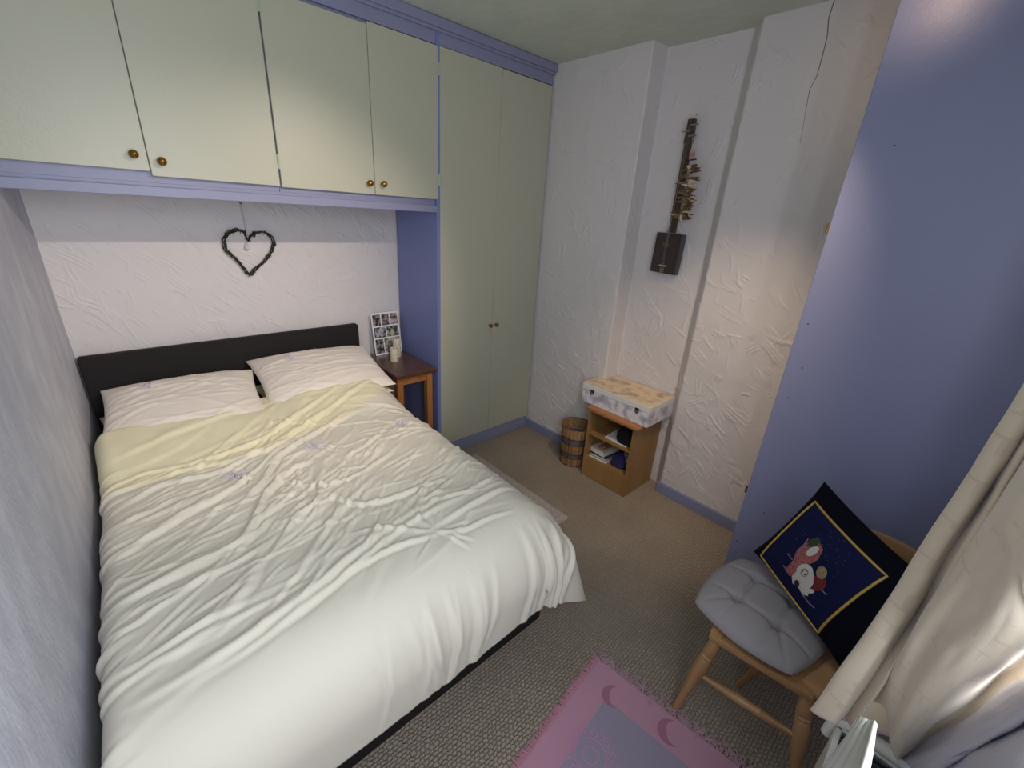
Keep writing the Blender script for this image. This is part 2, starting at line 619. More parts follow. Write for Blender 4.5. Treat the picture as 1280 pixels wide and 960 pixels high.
# left wall, gently uneven
ys = np.arange(YW - 0.05, YH + 0.051, 0.02); zs = np.arange(0, ZC + 0.01, 0.02)
Yg, Zg = np.meshgrid(ys, zs, indexing='ij')
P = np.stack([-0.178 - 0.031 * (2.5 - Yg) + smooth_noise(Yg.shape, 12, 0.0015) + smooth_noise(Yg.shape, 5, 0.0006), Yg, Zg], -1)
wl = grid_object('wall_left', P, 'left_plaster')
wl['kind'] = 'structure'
struct(MB().box(XL - 0.3, XL - 0.085, YW - 0.1, YH + 0.1, 0, ZC), 'wall_left_core', 'left_plaster').name = 'wall_left_outer'

# head wall seen in the alcove
def head_ang(s, z): return rng.normal(math.radians(52), 0.28)
o, _ = wall_sheet('wall_head', [(1.40, YH), (XL - 0.02, YH)], 0.55, 1.72, 0.004, 520, nrm_side=1, ang=head_ang, lens=(0.03, 0.16), hts=(0.0016, 0.0042), wid=(0.0026, 0.0042))
o['kind'] = 'structure'
struct(MB().box(XL - 0.1, 2.45, YH + 0.012, YH + 0.1, 0, ZC), 'wall_head_outer', 'plaster')
struct(MB().box(XL - 0.1, 2.14, YH, YH + 0.02, 0, 0.555), 'wall_head_lower', 'plaster')

# right wall: shallow pier, recess and projecting breast with a splayed arris
def right_ang(s, z): return rng.normal(math.radians(-62) if z > 0.9 else math.radians(-55), 0.55)
def right_dens(s, z): return 1.0 if z < 1.25 else 0.45
RX1, RX2, RX3 = 2.15, 2.278, 2.20
path = [(RX1, YH + 0.02), (RX1, 1.42), (RX2, 1.415), (RX2, 1.012), (RX3, 0.950), (RX3, YW - 0.02)]
o, _ = wall_sheet('wall_right', path, 0.0, ZC, 0.0045, 1700, nrm_side=-1, ang=right_ang, dens=right_dens, lens=(0.04, 0.17), hts=(0.0022, 0.0060), wid=(0.0028, 0.0046))
o['kind'] = 'structure'
struct(MB().box(2.31, 2.41, YW - 0.1, YH + 0.1, 0, ZC), 'wall_right_outer', 'plaster')

# crack in the breast plaster near the ceiling, a fine dark line of real depth
cr = MB()
cpts = [at(1043, 0, 0, RX3 - 0.004), at(1036, 22, 0, RX3 - 0.004), at(1034, 45, 0, RX3 - 0.004), at(1028, 70, 0, RX3 - 0.004), at(1021, 95, 0, RX3 - 0.004),
        at(1012, 112, 0, RX3 - 0.003), at(1006, 145, 0, RX3 - 0.002), at(1000, 180, 0, RX3 - 0.0015)]
cr.tube(cpts, [0.0014, 0.0014, 0.0012, 0.0012, 0.0011, 0.0008, 0.0006, 0.0004], 5)
cr.build('plaster_crack', mat('crack_shadow', (96, 86, 84), 0.9), bpy.data.objects['wall_right'])

# window wall with its opening behind the photographer
ww = MB()
ww.box(XL - 0.1, WIN_X0, YW - 0.12, YW, 0, ZC)
ww.box(WIN_X1, 2.45, YW - 0.12, YW, 0, ZC)
ww.box(WIN_X0, WIN_X1, YW - 0.12, YW, 0, WIN_Z0)
ww.box(WIN_X0, WIN_X1, YW - 0.12, YW, WIN_Z1, ZC)
struct(ww, 'wall_window', 'left_plaster')
wf = thing('window_1', None, None, (0, 0, 0)); wf['kind'] = 'structure'
fr = MB()
for a, b_, c, d in ((WIN_X0, WIN_X0 + 0.04, WIN_Z0, WIN_Z1), (WIN_X1 - 0.04, WIN_X1, WIN_Z0, WIN_Z1), (WIN_X0, WIN_X1, WIN_Z0, WIN_Z0 + 0.04), (WIN_X0, WIN_X1, WIN_Z1 - 0.04, WIN_Z1)):
    fr.box(a, b_, YW - 0.11, YW - 0.06, c, d)
fr.build('window_frame', 'frame', wf)

# skirting boards
sk = MB().box(RX1 - 0.016, RX1 + 0.01, 1.415, 2.055, 0, 0.066, 0.003)
struct(sk, 'baseboard_right', 'skirting')
sk = MB().box(RX3 - 0.016, RX3 + 0.01, YW, 0.965, 0, 0.066, 0.003)
struct(sk, 'baseboard_right_breast', 'skirting')

# ================================================================== FITTED CUPBOARDS
DT = 0.018   # door thickness


def knob(x, z, parent, r=0.0135):
    M = Matrix.Translation((x, YF - DT, z)) @ Matrix.Rotation(math.radians(90), 4, 'X')
    MB().lathe([(0.0, 0.0), (r * 0.75, 0.0), (r * 0.75, 0.003), (r * 0.5, 0.006), (r * 0.5, 0.012), (r, 0.017), (r, 0.022),
                (r * 0.7, 0.027), (0.0, 0.029)], 20, M).build('knob', 'brass', parent, smooth=True, label='small round brass knob')


def hinge(x, z, parent):
    m = MB()
    m.tube([(x, YF - DT - 0.002, z - 0.026), (x, YF - DT - 0.002, z + 0.026)], 0.004, 8)
    m.box(x - 0.011, x + 0.011, YF - DT - 0.001, YF - DT + 0.001, z - 0.024, z + 0.024)
    m.build('hinge', mat_hinge, parent, label='narrow painted hinge')


mat_hinge = mat('painted_hinge', (176, 180, 158), 0.4)


def door(x0, x1, z0, z1, parent, name='door'):
    return MB().box(x0 + 0.0012, x1 - 0.0012, YF - DT, YF, z0, z1, 0.0018, 1).build(name, 'door', parent)


DTOP = 2.222
u1 = thing('overhead_cupboard', 'pair of pale green overhead cupboard doors nearest the left wall, above the heart', 'cupboard', (XL, YF, 1.56))
u1i = Matrix.Translation((-XL, -YF, -1.56))


def shift(objs, root):
    """give children world placement while the root Empty sits at its own base"""
    for o in objs:
        if o.parent == root:
            o.matrix_parent_inverse = Matrix.Translation(root.location).inverted()


def finish(root):
    bpy.context.view_layer.update()
    for o in list(root.children):
        o.matrix_parent_inverse = (Matrix.Translation(root.location) @ root.rotation_euler.to_matrix().to_4x4()).inverted()


# unit 1
MB().box(XL + 0.004, 0.590, YF + 0.002, YH - 0.012, 1.545, ZC - 0.006).build('carcass', 'blue', u1)
d = door(XL + 0.006, 0.182, 1.580, DTOP, u1); knob(0.145, 1.628, d)
d = door(0.182, 0.592, 1.566, DTOP - 0.002, u1); knob(0.217, 1.614, d)
hinge(0.594, 2.16, u1); hinge(0.594, 1.655, u1)
finish(u1)
u2 = thing('overhead_cupboard', 'pair of pale green overhead cupboard doors beside the tall wardrobe', 'cupboard', (0.60, YF, 1.56))
MB().box(0.592, 1.352, YF + 0.002, YH - 0.012, 1.545, ZC - 0.006).build('carcass', 'blue', u2)
d = door(0.596, 1.001, 1.563, DTOP - 0.012, u2); knob(0.971, 1.609, d)
d = door(1.001, 1.350, 1.563, DTOP - 0.002, u2); knob(1.039, 1.611, d)
hinge(1.3535, 2.13, u2); hinge(1.3535, 1.655, u2)
finish(u2)

# tall wardrobe
wd = thing('wardrobe', 'tall narrow pale green two-door wardrobe with blue side beside the nightstand', 'wardrobe', (1.36, YF, 0))
c = MB()
c.box(1.338, 1.358, YF - DT + 0.001, YH - 0.012, 0.002, ZC - 0.006)          # blue side facing the nightstand
c.build('side_panel', 'blue_side', wd, label='smooth blue painted side panel')
MB().box(1.358, 2.135, YF + 0.002, YH - 0.012, 0.002, ZC - 0.006).build('carcass', 'blue', wd)
MB().box(1.340, 2.135, YF - DT + 0.003, YF + 0.002, 0.001, 0.085, 0.002, 1).build('plinth', 'blue', wd, label='blue painted plinth board')
d = door(1.3585, 1.752, 0.090, 2.222, wd); knob(1.728, 0.847, d, 0.0125)
d = door(1.752, 2.136, 0.090, 2.220, wd); knob(1.778, 0.847, d, 0.0125)
MB().box(2.137, 2.149, YF - 0.002, YF + 0.1, 0.002, DTOP).build('scribe_strip', 'blue', wd)
for (py, pz) in ((2.33, 0.40), (2.2, 0.43), (2.17, 0.15)):
    MB().lathe([(0, 0), (0.004, 0.0), (0.003, 0.002), (0, 0.002)], 10, Matrix.Translation((1.338, py, pz)) @ Matrix.Rotation(math.radians(-90), 4, 'Y')).build('screw', 'gap', wd)
finish(wd)

# pelmet beneath the overhead cupboards, proud and lighter below a recessed strip
pe = MB().box(XL + 0.003, 1.337, YF - DT - 0.004, YF + 0.012, ZP, 1.533, 0.002, 1)
pe.box(XL + 0.003, 1.337, YF + 0.0005, YF + 0.0125, 1.520, 1.5445)
struct(pe, 'trim_1', 'blue')
# flat fascia and stepped cornice above the doors
fa = MB().box(XL + 0.003, 1.352, YF - DT + 0.004, YF + 0.001, DTOP + 0.002, 2.285)
struct(fa, 'trim_2', 'blue')
fa2 = MB().box(1.355, 2.136, YF - DT + 0.002, YF + 0.001, DTOP + 0.002, 2.285)
struct(fa2, 'trim_3', 'blue')
co = MB()
co.box(XL + 0.003, 2.147, YF - DT - 0.022, YF - DT + 0.003, 2.284, ZC - 0.002, 0.004)
co.box(XL + 0.003, 2.147, YF - DT - 0.010, YF - DT + 0.003, 2.272, 2.286, 0.003)
struct(co, 'trim_4', 'blue')
# hidden underside of the cupboards is open boarding
struct(MB().box(XL + 0.003, 1.337, YF + 0.013, YH - 0.012, 1.536, 1.544), 'trim_5', 'blue')

# blue built-in cupboard on the right whose flat side fills the view
PX = 1.79
bc = thing('side_cupboard', 'tall smooth blue cupboard side rising behind the chair at right', 'cupboard', (PX, 0.1, 0))
MB().box(PX, PX + 0.02, YW + 0.004, 0.406, 0.002, ZC - 0.004, 0.002, 1).build('side_panel', 'blue_panel', bc, label='large blue painted board with filled screw holes')
MB().box(PX + 0.02, RX3 - 0.03, YW + 0.004, 0.385, 0.07, ZC - 0.004).build('carcass', 'blue', bc)
MB().box(PX + 0.022, RX3 - 0.02, 0.388, 0.404, 0.09, ZC - 0.03, 0.002, 1).build('door', 'door', bc)
for z in (1.535, 0.50):
    hm = MB()
    hm.tube([(PX + 0.004, 0.410, z - 0.016), (PX + 0.004, 0.410, z + 0.016)], 0.0040, 10)
    hm.box(PX + 0.001, PX + 0.016, 0.406, 0.408, z - 0.016, z + 0.016)
    hm.build('hinge', 'brass', bc, smooth=True, label='small brass hinge on the cupboard edge')
for (u, v) in ((1118, 182), (948, 620), (955, 641), (921, 676), (920, 690), (1003, 460), (985, 497), (1010, 405)):
    p = at(u, v, 0, PX)
    MB().lathe([(0, -0.001), (0.0026, -0.001), (0.0026, 0.0006), (0, 0.0006)], 8, Matrix.Translation(p) @ Matrix.Rotation(math.radians(-90), 4, 'Y')).build('screw_hole', 'gap', bc)
finish(bc)

# ceiling spotlight bar (the lamps that throw the warm pools)
cl = thing('ceiling_spotlight', 'white three-lamp spotlight bar on the ceiling near the blue cupboard', 'lamp', (LAMP.x, LAMP.y, ZC))
MB().box(LAMP.x - 0.2, LAMP.x + 0.24, LAMP.y - 0.02, LAMP.y + 0.02, ZC - 0.024, ZC - 0.002, 0.004).build('bar', 'frame', cl)
for (p, t, w, a, b_, c_) in SPOTS:
    p = Vector(p); t = Vector(t)
    d_ = (t - p).normalized()
    q = (-d_).to_track_quat('Z', 'Y').to_matrix().to_4x4()
    hd = MB().lathe([(0.026, -0.012), (0.028, 0.0), (0.028, 0.03), (0.02, 0.045), (0.0, 0.048), (0.0, 0.044), (0.018, 0.042), (0.024, 0.028), (0.024, -0.012)], 20,
                    Matrix.Translation(p - d_ * 0.004) @ q, cap=False).build('lamp_head', 'frame', cl, smooth=True)
    MB().tube([p - d_ * 0.04, (p.x, p.y, ZC - 0.02)], 0.005, 8).build('stem', 'frame', hd)
finish(cl)

# ================================================================== BED
bed = thing('bed', 'double bed with black upholstered headboard and black base, against left wall', 'bed', (0.43, 1.55, 0))
hb = MB()
hb.box(-0.172, 1.035, 2.432, 2.484, 0.10, 0.853, 0.010, 3)
hb.build('headboard', 'black_fabric', bed, smooth=True, label='black fabric headboard')
MB().box(-0.15, 1.0, 0.795, 2.425, 0.004, 0.30, 0.008, 2).build('base', 'black_fabric', bed, smooth=True, label='black fabric bed base')
MB().box(-0.160, 0.965, 0.74, 2.428, 0.302, 0.505, 0.05, 4).build('mattress', 'sheet', bed, smooth=True)
finish(bed)

# ---- duvet
BX0, BX1 = -0.175, 1.040    # where the sides start falling
BYF, BYT = 0.665, 2.085     # foot edge, top (head) edge
ZTOP = 0.585


def px2(u, v, z=0.585):
    p = at(u, v, 2, z)
    return (p.x, p.y)


def fold_field(X, Y, folds):
    """folds: (list of (x,y), width, height, asym)"""
    H = np.zeros_like(X)
    for pts, w, h in folds:
        pts = np.array(pts)
        # resample smooth
        m = len(pts)
        if m > 2:
            t = np.linspace(0, m - 1, 8 * (m - 1) + 1)
            q = np.stack([np.interp(t, np.arange(m), pts[:, k]) for k in (0, 1)], -1)
            for _ in range(6): q[1:-1] = (q[:-2] + 2 * q[1:-1] + q[2:]) / 4
        else:
            q = pts[0][None] + (pts[1] - pts[0])[None] * np.linspace(0, 1, 7)[:, None]
        lo = q.min(0) - 3.2 * w; hi = q.max(0) + 3.2 * w
        i0 = max(0, int((lo[0] - xs0[0]) / DR)); i1 = min(X.shape[0], int((hi[0] - xs0[0]) / DR) + 2)
        j0 = max(0, int((lo[1] - ys0[0]) / DR)); j1 = min(X.shape[1], int((hi[1] - ys0[0]) / DR) + 2)
        if i1 <= i0 or j1 <= j0: continue
        x = X[i0:i1, j0:j1]; y = Y[i0:i1, j0:j1]
        best = np.full(x.shape, 1e9); tt = np.zeros(x.shape); sg = np.zeros(x.shape)
        n = len(q) - 1
        for k in range(n):
            a = q[k]; b = q[k + 1]; d = b - a
            L2 = d @ d + 1e-12
            t = np.clip(((x - a[0]) * d[0] + (y - a[1]) * d[1]) / L2, 0, 1)
            dx = x - a[0] - t * d[0]; dy = y - a[1] - t * d[1]
            D = dx * dx + dy * dy
            mk = D < best
            best[mk] = D[mk]; tt[mk] = (k + t[mk]) / n
            sg[mk] = np.sign(d[0] * dy[mk] - d[1] * dx[mk])
        dist = np.sqrt(best) * sg
        taper = np.sin(np.pi * np.clip(tt * 0.96 + 0.02, 0, 1)) ** 0.7
        # steep on one side, soft on the other, trough behind
        ww_ = np.where(dist > 0, w * 1.35, w * 0.65)
        g = np.exp(-(dist / ww_) ** 2) - 0.35 * np.exp(-((dist + 1.5 * w) / (0.8 * w)) ** 2)
        H[i0:i1, j0:j1] += h * taper * g
    return H


DR = 0.005
# arc-length coordinates: s across (from left hem to right hem), t along (from foot hem to head)
LDROP, RDROP, FDROP = 0.20, 0.205, 0.210
xs0 = np.arange(BX0 - LDROP, BX1 + RDROP + DR * 0.5, DR)
ys0 = np.arange(BYF - FDROP, BYT + DR * 0.5, DR)
SX, SY = np.meshgrid(xs0, ys0, indexing='ij')

folds = []
# the big folds seen in the photograph
F = lambda pts, w, h: folds.append(([px2(*p) for p in pts], w, h))
F([(145, 700), (215, 655), (300, 612), (360, 560)], 0.014, 0.012)
F([(135, 765), (230, 715), (300, 685), (345, 650)], 0.016, 0.016)
F([(170, 765), (250, 730), (330, 690)], 0.012, 0.009)
F([(190, 872), (290, 815), (385, 750), (455, 690), (520, 640)], 0.017, 0.016)
F([(250, 850), (340, 795), (420, 735), (500, 665), (585, 620)], 0.014, 0.013)
F([(300, 640), (330, 610), (345, 580), (400, 545), (460, 515)], 0.014, 0.014)
F([(297, 700), (318, 665), (335, 620), (362, 595), (395, 580)], 0.014, 0.016)
F([(380, 720), (400, 680), (425, 645), (470, 600)], 0.013, 0.012)
F([(330, 600), (400, 618), (450, 600), (500, 560)], 0.012, 0.010)
F([(395, 600), (403, 625), (390, 650)], 0.010, 0.012)
F([(405, 622), (450, 640), (500, 625), (560, 600)], 0.012, 0.012)
F([(400, 625), (370, 655), (340, 700)], 0.012, 0.010)
F([(540, 665), (580, 640), (620, 615), (650, 600)], 0.012, 0.012)
F([(545, 668), (520, 650), (530, 610), (560, 580)], 0.012, 0.010)
F([(545, 668), (575, 668), (610, 650), (640, 640)], 0.010, 0.010)
F([(430, 725), (490, 690), (545, 672)], 0.012, 0.012)
F([(540, 668), (490, 665), (440, 672)], 0.010, 0.010)
F([(290, 770), (315, 740), (330, 700)], 0.018, 0.014)
F([(140, 640), (200, 610), (290, 590), (380, 545), (450, 500), (490, 478)], 0.014, 0.013)
F([(140, 620), (230, 590), (330, 575), (390, 545)], 0.012, 0.010)
F([(165, 600), (260, 580), (330, 560), (400, 520), (445, 490)], 0.012, 0.010)
F([(140, 590), (220, 560), (330, 530), (420, 500)], 0.020, 0.008)


def ang_field(x, y):
    a = 16 + 30 * math.exp(-((x - 0.42) / 0.22) ** 2)
    if x > 0.75: a = 8 + 20 * math.sin(6 * y)
    return math.radians(a)


def add_random(n, xr, yr, lens, ws, hs, jit):
    for _ in range(n):
        x = rng.uniform(*xr); y = rng.uniform(*yr)
        a = ang_field(x, y) + rng.normal(0, jit)
        L = rng.uniform(*lens)
        cur = rng.normal(0, 1.6)
        pts = []
        aa = a - cur * L / 2
        px_, py_ = x - math.cos(a) * L / 2, y - math.sin(a) * L / 2
        for k in range(5):
            pts.append((px_, py_))
            px_ += math.cos(aa) * L / 4; py_ += math.sin(aa) * L / 4
            aa += cur * L / 4
        w = rng.uniform(*ws)
        folds.append((pts, w, rng.uniform(*hs)))


add_random(210, (-0.14, 0.45), (0.92, 1.75), (0.08, 0.36), (0.006, 0.013), (0.0015, 0.0058), 0.20)
add_random(230, (0.25, 1.02), (1.0, 1.85), (0.08, 0.26), (0.006, 0.012), (0.002, 0.0070), 0.45)
add_random(26, (-0.1, 1.0), (1.75, 2.05), (0.15, 0.5), (0.012, 0.022), (0.001, 0.0035), 0.15)
add_random(20, (-0.1, 0.9), (0.80, 1.0), (0.2, 0.5), (0.012, 0.02), (0.001, 0.003), 0.1)
# puckers around the embroidered stars and quilting points
STARS = [px2(295, 598), px2(395, 565), px2(503, 533)]
for (cx, cy) in [px2(400, 622), px2(545, 667)] + STARS:
    for k in range(9):
        a = rng.uniform(0, 2 * math.pi)
        L = rng.uniform(0.05, 0.13)
        folds.append(([(cx + 0.015 * math.cos(a), cy + 0.015 * math.sin(a)), (cx + L * math.cos(a), cy + L * math.sin(a))], 0.007, rng.uniform(0.003, 0.006)))
# soft vertical folds hanging at the foot
for k in range(22):
    x = rng.uniform(0.25, 1.0)
    L = rng.uniform(0.16, 0.30)
    sl = rng.normal(0.03, 0.04)
    folds.append(([(x + sl, BYF + 0.05), (x + sl / 2, BYF - L / 2), (x, BYF - L)], rng.uniform(0.010, 0.022), rng.uniform(0.003, 0.009)))
for (x, h, w) in ((0.93, 0.012, 0.016), (0.86, 0.010, 0.015), (1.0, 0.012, 0.016), (0.79, 0.010, 0.018)):
    folds.append(([(x + 0.03, BYF + 0.1), (x, BYF - 0.1), (x - 0.05, BYF - 0.27)], w, h))
# side folds along the falling edges
for k in range(34):
    y = rng.uniform(0.75, 2.05)
    folds.append(([(BX1 - 0.05, y), (BX1 + 0.1, y - 0.03), (BX1 + 0.27, y - 0.05)], rng.uniform(0.010, 0.02), rng.uniform(0.004, 0.009)))
    y = rng.uniform(0.3, 2.0)
    folds.append(([(BX0 + 0.07, y), (BX0 - 0.06, y - 0.03), (BX0 - 0.2, y - 0.05)], rng.uniform(0.008, 0.014), rng.uniform(0.003, 0.007)))

folds = [(p_, w_ * 0.78, h_ * 0.82) for p_, w_, h_ in folds]
HF = fold_field(SX, SY, folds)
HF += smooth_noise(SX.shape, 26, 0.004) * np.clip((SY - 0.8) / 0.2, 0.3, 1)
HF += smooth_noise(SX.shape, 9, 0.0011) * np.clip((SY - 0.85) / 0.25, 0.1, 1)


def fall(a, R):
    """arc length beyond the edge -> (outward, down) for a rounded edge of radius R"""
    a = np.maximum(a, 0)
    q = R * math.pi / 2
    th = np.clip(a / R, 0, math.pi / 2)
    out = R * np.sin(th)
    dn = R * (1 - np.cos(th)) + np.maximum(a - q, 0)
    return out, dn


R_ = 0.085
RR, RF = 0.185, 0.185
aR = SX - (BX1 - RR); aL = (BX0 + R_ * 0.6) - SX; aF = (BYF + RF) - SY
oR, dR = fall(aR, RR)
oL, dL = fall(aL, R_ * 0.6)
oF, dF = fall(aF, RF)
X = np.where(aR > 0, BX1 - RR + oR, np.where(aL > 0, BX0 + R_ * 0.6 - oL, SX))
Y = np.where(aF > 0, BYF + RF - oF, SY)
dS = dR + dL
down = (dS ** 2.3 + dF ** 2.3) ** (1 / 2.3)
cor = (aR > 0) & (aF > 0)
rad_ = np.hypot(np.maximum(aR, 0), np.maximum(aF, 0))
rad_ = np.where(rad_ > 0.42, 0.42 + (rad_ - 0.42) * 0.55, rad_)
th_ = np.arctan2(np.maximum(aF, 0), np.maximum(aR, 1e-6))
oC, dC = fall(rad_, RR)
s2 = np.sin(2 * th_)
oC = oC + 0.30 * np.maximum(dC - 0.06, 0) * s2 + 0.014 * np.sin(th_ * 9) * np.clip(dC / 0.2, 0, 1)
X = np.where(cor, BX1 - RR + oC * np.cos(th_), X)
Y = np.where(cor, BYF + RF - oC * np.sin(th_), Y)
down = np.where(cor, dC, down)
# crown: raised by the sleeper's side and by the pillows at the head end
crown = 0.020 * np.sin(np.clip((SX - BX0) / (BX1 - BX0), 0, 1) * math.pi) * np.clip((SY - 0.6) / 0.4, 0, 1)
tuck = np.clip((SY - 1.70) / 0.40, 0, 1)
tuck = tuck * tuck * (3 - 2 * tuck)
mid = 1 - 0.45 * np.exp(-((SX - 0.40) / 0.10) ** 2) * tuck
Zd = ZTOP - down + crown + 0.088 * tuck * mid * np.clip(1 - dS / 0.2, 0, 1)
edge = np.clip((BYT - SY) / 0.05, 0, 1)
Zd -= 0.020 * (1 - edge) ** 2
# the head edge runs slightly oblique
Y += np.clip((SY - 1.6) / 0.48, 0, 1) * (0.075 * np.exp(-((SX - 0.40) / 0.30) ** 2) + 0.0)
Y += np.clip((SY - 1.6) / 0.48, 0, 1) * (-0.01 + 0.00 * SX)
X -= 0.024 * np.clip((1.7 - Y) / 0.9, 0, 1) * np.clip((0.35 - X) / 0.45, 0, 1)
# displacement along approximate normal
P = np.stack([X, Y, Zd], -1)
du = np.gradient(P, axis=0); dv = np.gradient(P, axis=1)
N = np.cross(du, dv)
N /= (np.linalg.norm(N, axis=-1, keepdims=True) + 1e-12)
P = P + N * HF[..., None]
P[..., 0] = np.maximum(P[..., 0], -0.178 - 0.031 * (2.5 - P[..., 1]) + 0.016)
P[..., 2] = np.maximum(P[..., 2], 0.12)
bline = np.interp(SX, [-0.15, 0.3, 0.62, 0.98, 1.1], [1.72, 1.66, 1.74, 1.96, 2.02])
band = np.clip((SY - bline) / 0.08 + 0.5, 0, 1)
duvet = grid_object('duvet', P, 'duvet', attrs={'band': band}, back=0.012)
tag(duvet, 'rumpled cream duvet yellower towards the head end with silver star embroidery spread over the bed', 'duvet')


def duvet_at(x, y):
    i = int(round((x - xs0[0]) / DR)); j = int(round((y - ys0[0]) / DR))
    i = min(max(i, 0), P.shape[0] - 1); j = min(max(j, 0), P.shape[1] - 1)
    return Vector(P[i, j])


# embroidered stars: small raised stitches
def star(surface, cx, cy, parent, sz=0.05, seed=0):
    r = random.Random(seed)
    m = MB()
    for k in range(12):
        a = 2 * math.pi * k / 12 + r.uniform(-0.2, 0.2)
        L = sz * r.uniform(0.5, 1.0)
        pts = []
        for t in (0.12, 0.4, 0.7, 1.0):
            p = surface(cx + L * t * math.cos(a), cy + L * t * math.sin(a) * 0.8)
            pts.append(p + Vector((0, 0, 0.003)))
        m.tube(pts, [0.0022, 0.003, 0.0022, 0.0008], 5)
    return m.build('embroidered_star', 'star', parent, smooth=True, label='silver lilac embroidered star')


for i, (cx, cy) in enumerate(STARS):
    star(duvet_at, cx, cy, duvet, seed=i)


# ---- pillows
def pillow_grid(w, l, t, n=72, pinch=0.06, wr=0.004, seed=1, power=2.6):
    r = np.random.default_rng(seed)
    u = np.linspace(-1, 1, n)
    U, V = np.meshgrid(u, u, indexing='ij')
    # ears: edges bow inward between corners
    X = w / 2 * U * (1 - pinch * (1 - V ** 2) * np.abs(U) ** 3)
    Y = l / 2 * V * (1 - pinch * (1 - U ** 2) * np.abs(V) ** 3)
    T = t / 2 * ((1 - np.abs(U) ** power) * (1 - np.abs(V) ** power)) ** 0.55
    W = np.zeros_like(U)
    for _ in range(46):
        a = r.normal(0.05, 0.30)
        c0, c1 = r.uniform(-1, 1, 2)
        L = r.uniform(0.25, 0.9); wd = r.uniform(0.025, 0.06)
        al = (U - c0) * math.cos(a) + (V - c1) * math.sin(a)
        ac = -(U - c0) * math.sin(a) + (V - c1) * math.cos(a) + 0.15 * al ** 2
        W += r.uniform(0.5, 1.3) * np.exp(-(ac / np.where(ac > 0, wd, wd * 0.5)) ** 2) * np.exp(-(al / L) ** 4)
    W *= wr * np.clip(T / (t * 0.25), 0, 1)
    top = np.stack([X, Y, T + W], -1)
    bot = np.stack([X, Y, -T * 0.8 - 0.002], -1)
    return top, bot


def two_sided(name, top, bot, m, parent=None):
    n = top.shape[0]
    me = bpy.data.meshes.new(name)
    V = np.concatenate([top.reshape(-1, 3), bot.reshape(-1, 3)])
    fs = []
    o = n * n
    for i in range(n - 1):
        for j in range(n - 1):
            a = i * n + j
            fs.append((a, a + n, a + n + 1, a + 1))
            fs.append((o + a, o + a + 1, o + a + n + 1, o + a + n))
    me.from_pydata(V.tolist(), [], fs)
    bm = bmesh.new(); bm.from_mesh(me)
    # stitch the rims
    rim = [(i, 0) for i in range(n)] + [(n - 1, j) for j in range(1, n)] + [(i, n - 1) for i in range(n - 2, -1, -1)] + [(0, j) for j in range(n - 2, 0, -1)]
    bm.verts.ensure_lookup_table()
    idx = [i * n + j for i, j in rim]
    for k in range(len(idx)):
        a = idx[k]; b = idx[(k + 1) % len(idx)]
        try: bm.faces.new((bm.verts[a], bm.verts[b], bm.verts[o + b], bm.verts[o + a]))
        except ValueError: pass
    bmesh.ops.recalc_face_normals(bm, faces=bm.faces[:])
    bm.to_mesh(me); bm.free()
    me.polygons.foreach_set('use_smooth', [True] * len(me.polygons))
    me.materials.append(MAT[m])
    ob = bpy.data.objects.new(name, me)
    COL.objects.link(ob)
    if parent is not None: ob.parent = parent
    return ob


def place_pillow(name, w, l, t, loc, rot, m, label, seed, **kw):
    top, bot = pillow_grid(w, l, t, seed=seed, **kw)
    o = two_sided(name, top, bot, m)
    o.location = loc
    o.rotation_euler = rot
    tag(o, label, 'pillow')
    n = top.shape[0]

    def surf(x, y):
        i = int(np.clip((x / (w / 2) + 1) / 2 * (n - 1), 1, n - 2)); j = int(np.clip((y / (l / 2) + 1) / 2 * (n - 1), 1, n - 2))
        return Vector(top[i, j])
    return o, surf


rd = math.radians
p, s = place_pillow('pillow', 0.57, 0.42, 0.13, (0.135, 2.175, 0.665), (rd(13), 0, rd(-5)), 'pillow',
                    'pinkish cream pillow on the left of the bed near the wall', 3, wr=0.0032)
star(s, -0.11, 0.105, p, 0.04, 11)
p, s = place_pillow('pillow', 0.62, 0.43, 0.14, (0.725, 2.20, 0.682), (rd(14), rd(1), rd(-2)), 'pillow',
                    'pinkish cream pillow on the right of the bed near the nightstand', 5, wr=0.0035)
star(s, -0.13, 0.09, p, 0.045, 12)
place_pillow('pillow', 0.58, 0.40, 0.10, (0.13, 2.20, 0.585), (rd(2), 0, rd(0)), 'sheet',
             'cream underneath pillow whose edge shows beside the left wall', 8, wr=0.002)
place_pillow('pillow', 0.60, 0.40, 0.10, (0.725, 2.205, 0.590), (rd(3), 0, rd(-1)), 'sheet',
             'cream underneath pillow whose corner shows beside the nightstand', 9, wr=0.002)

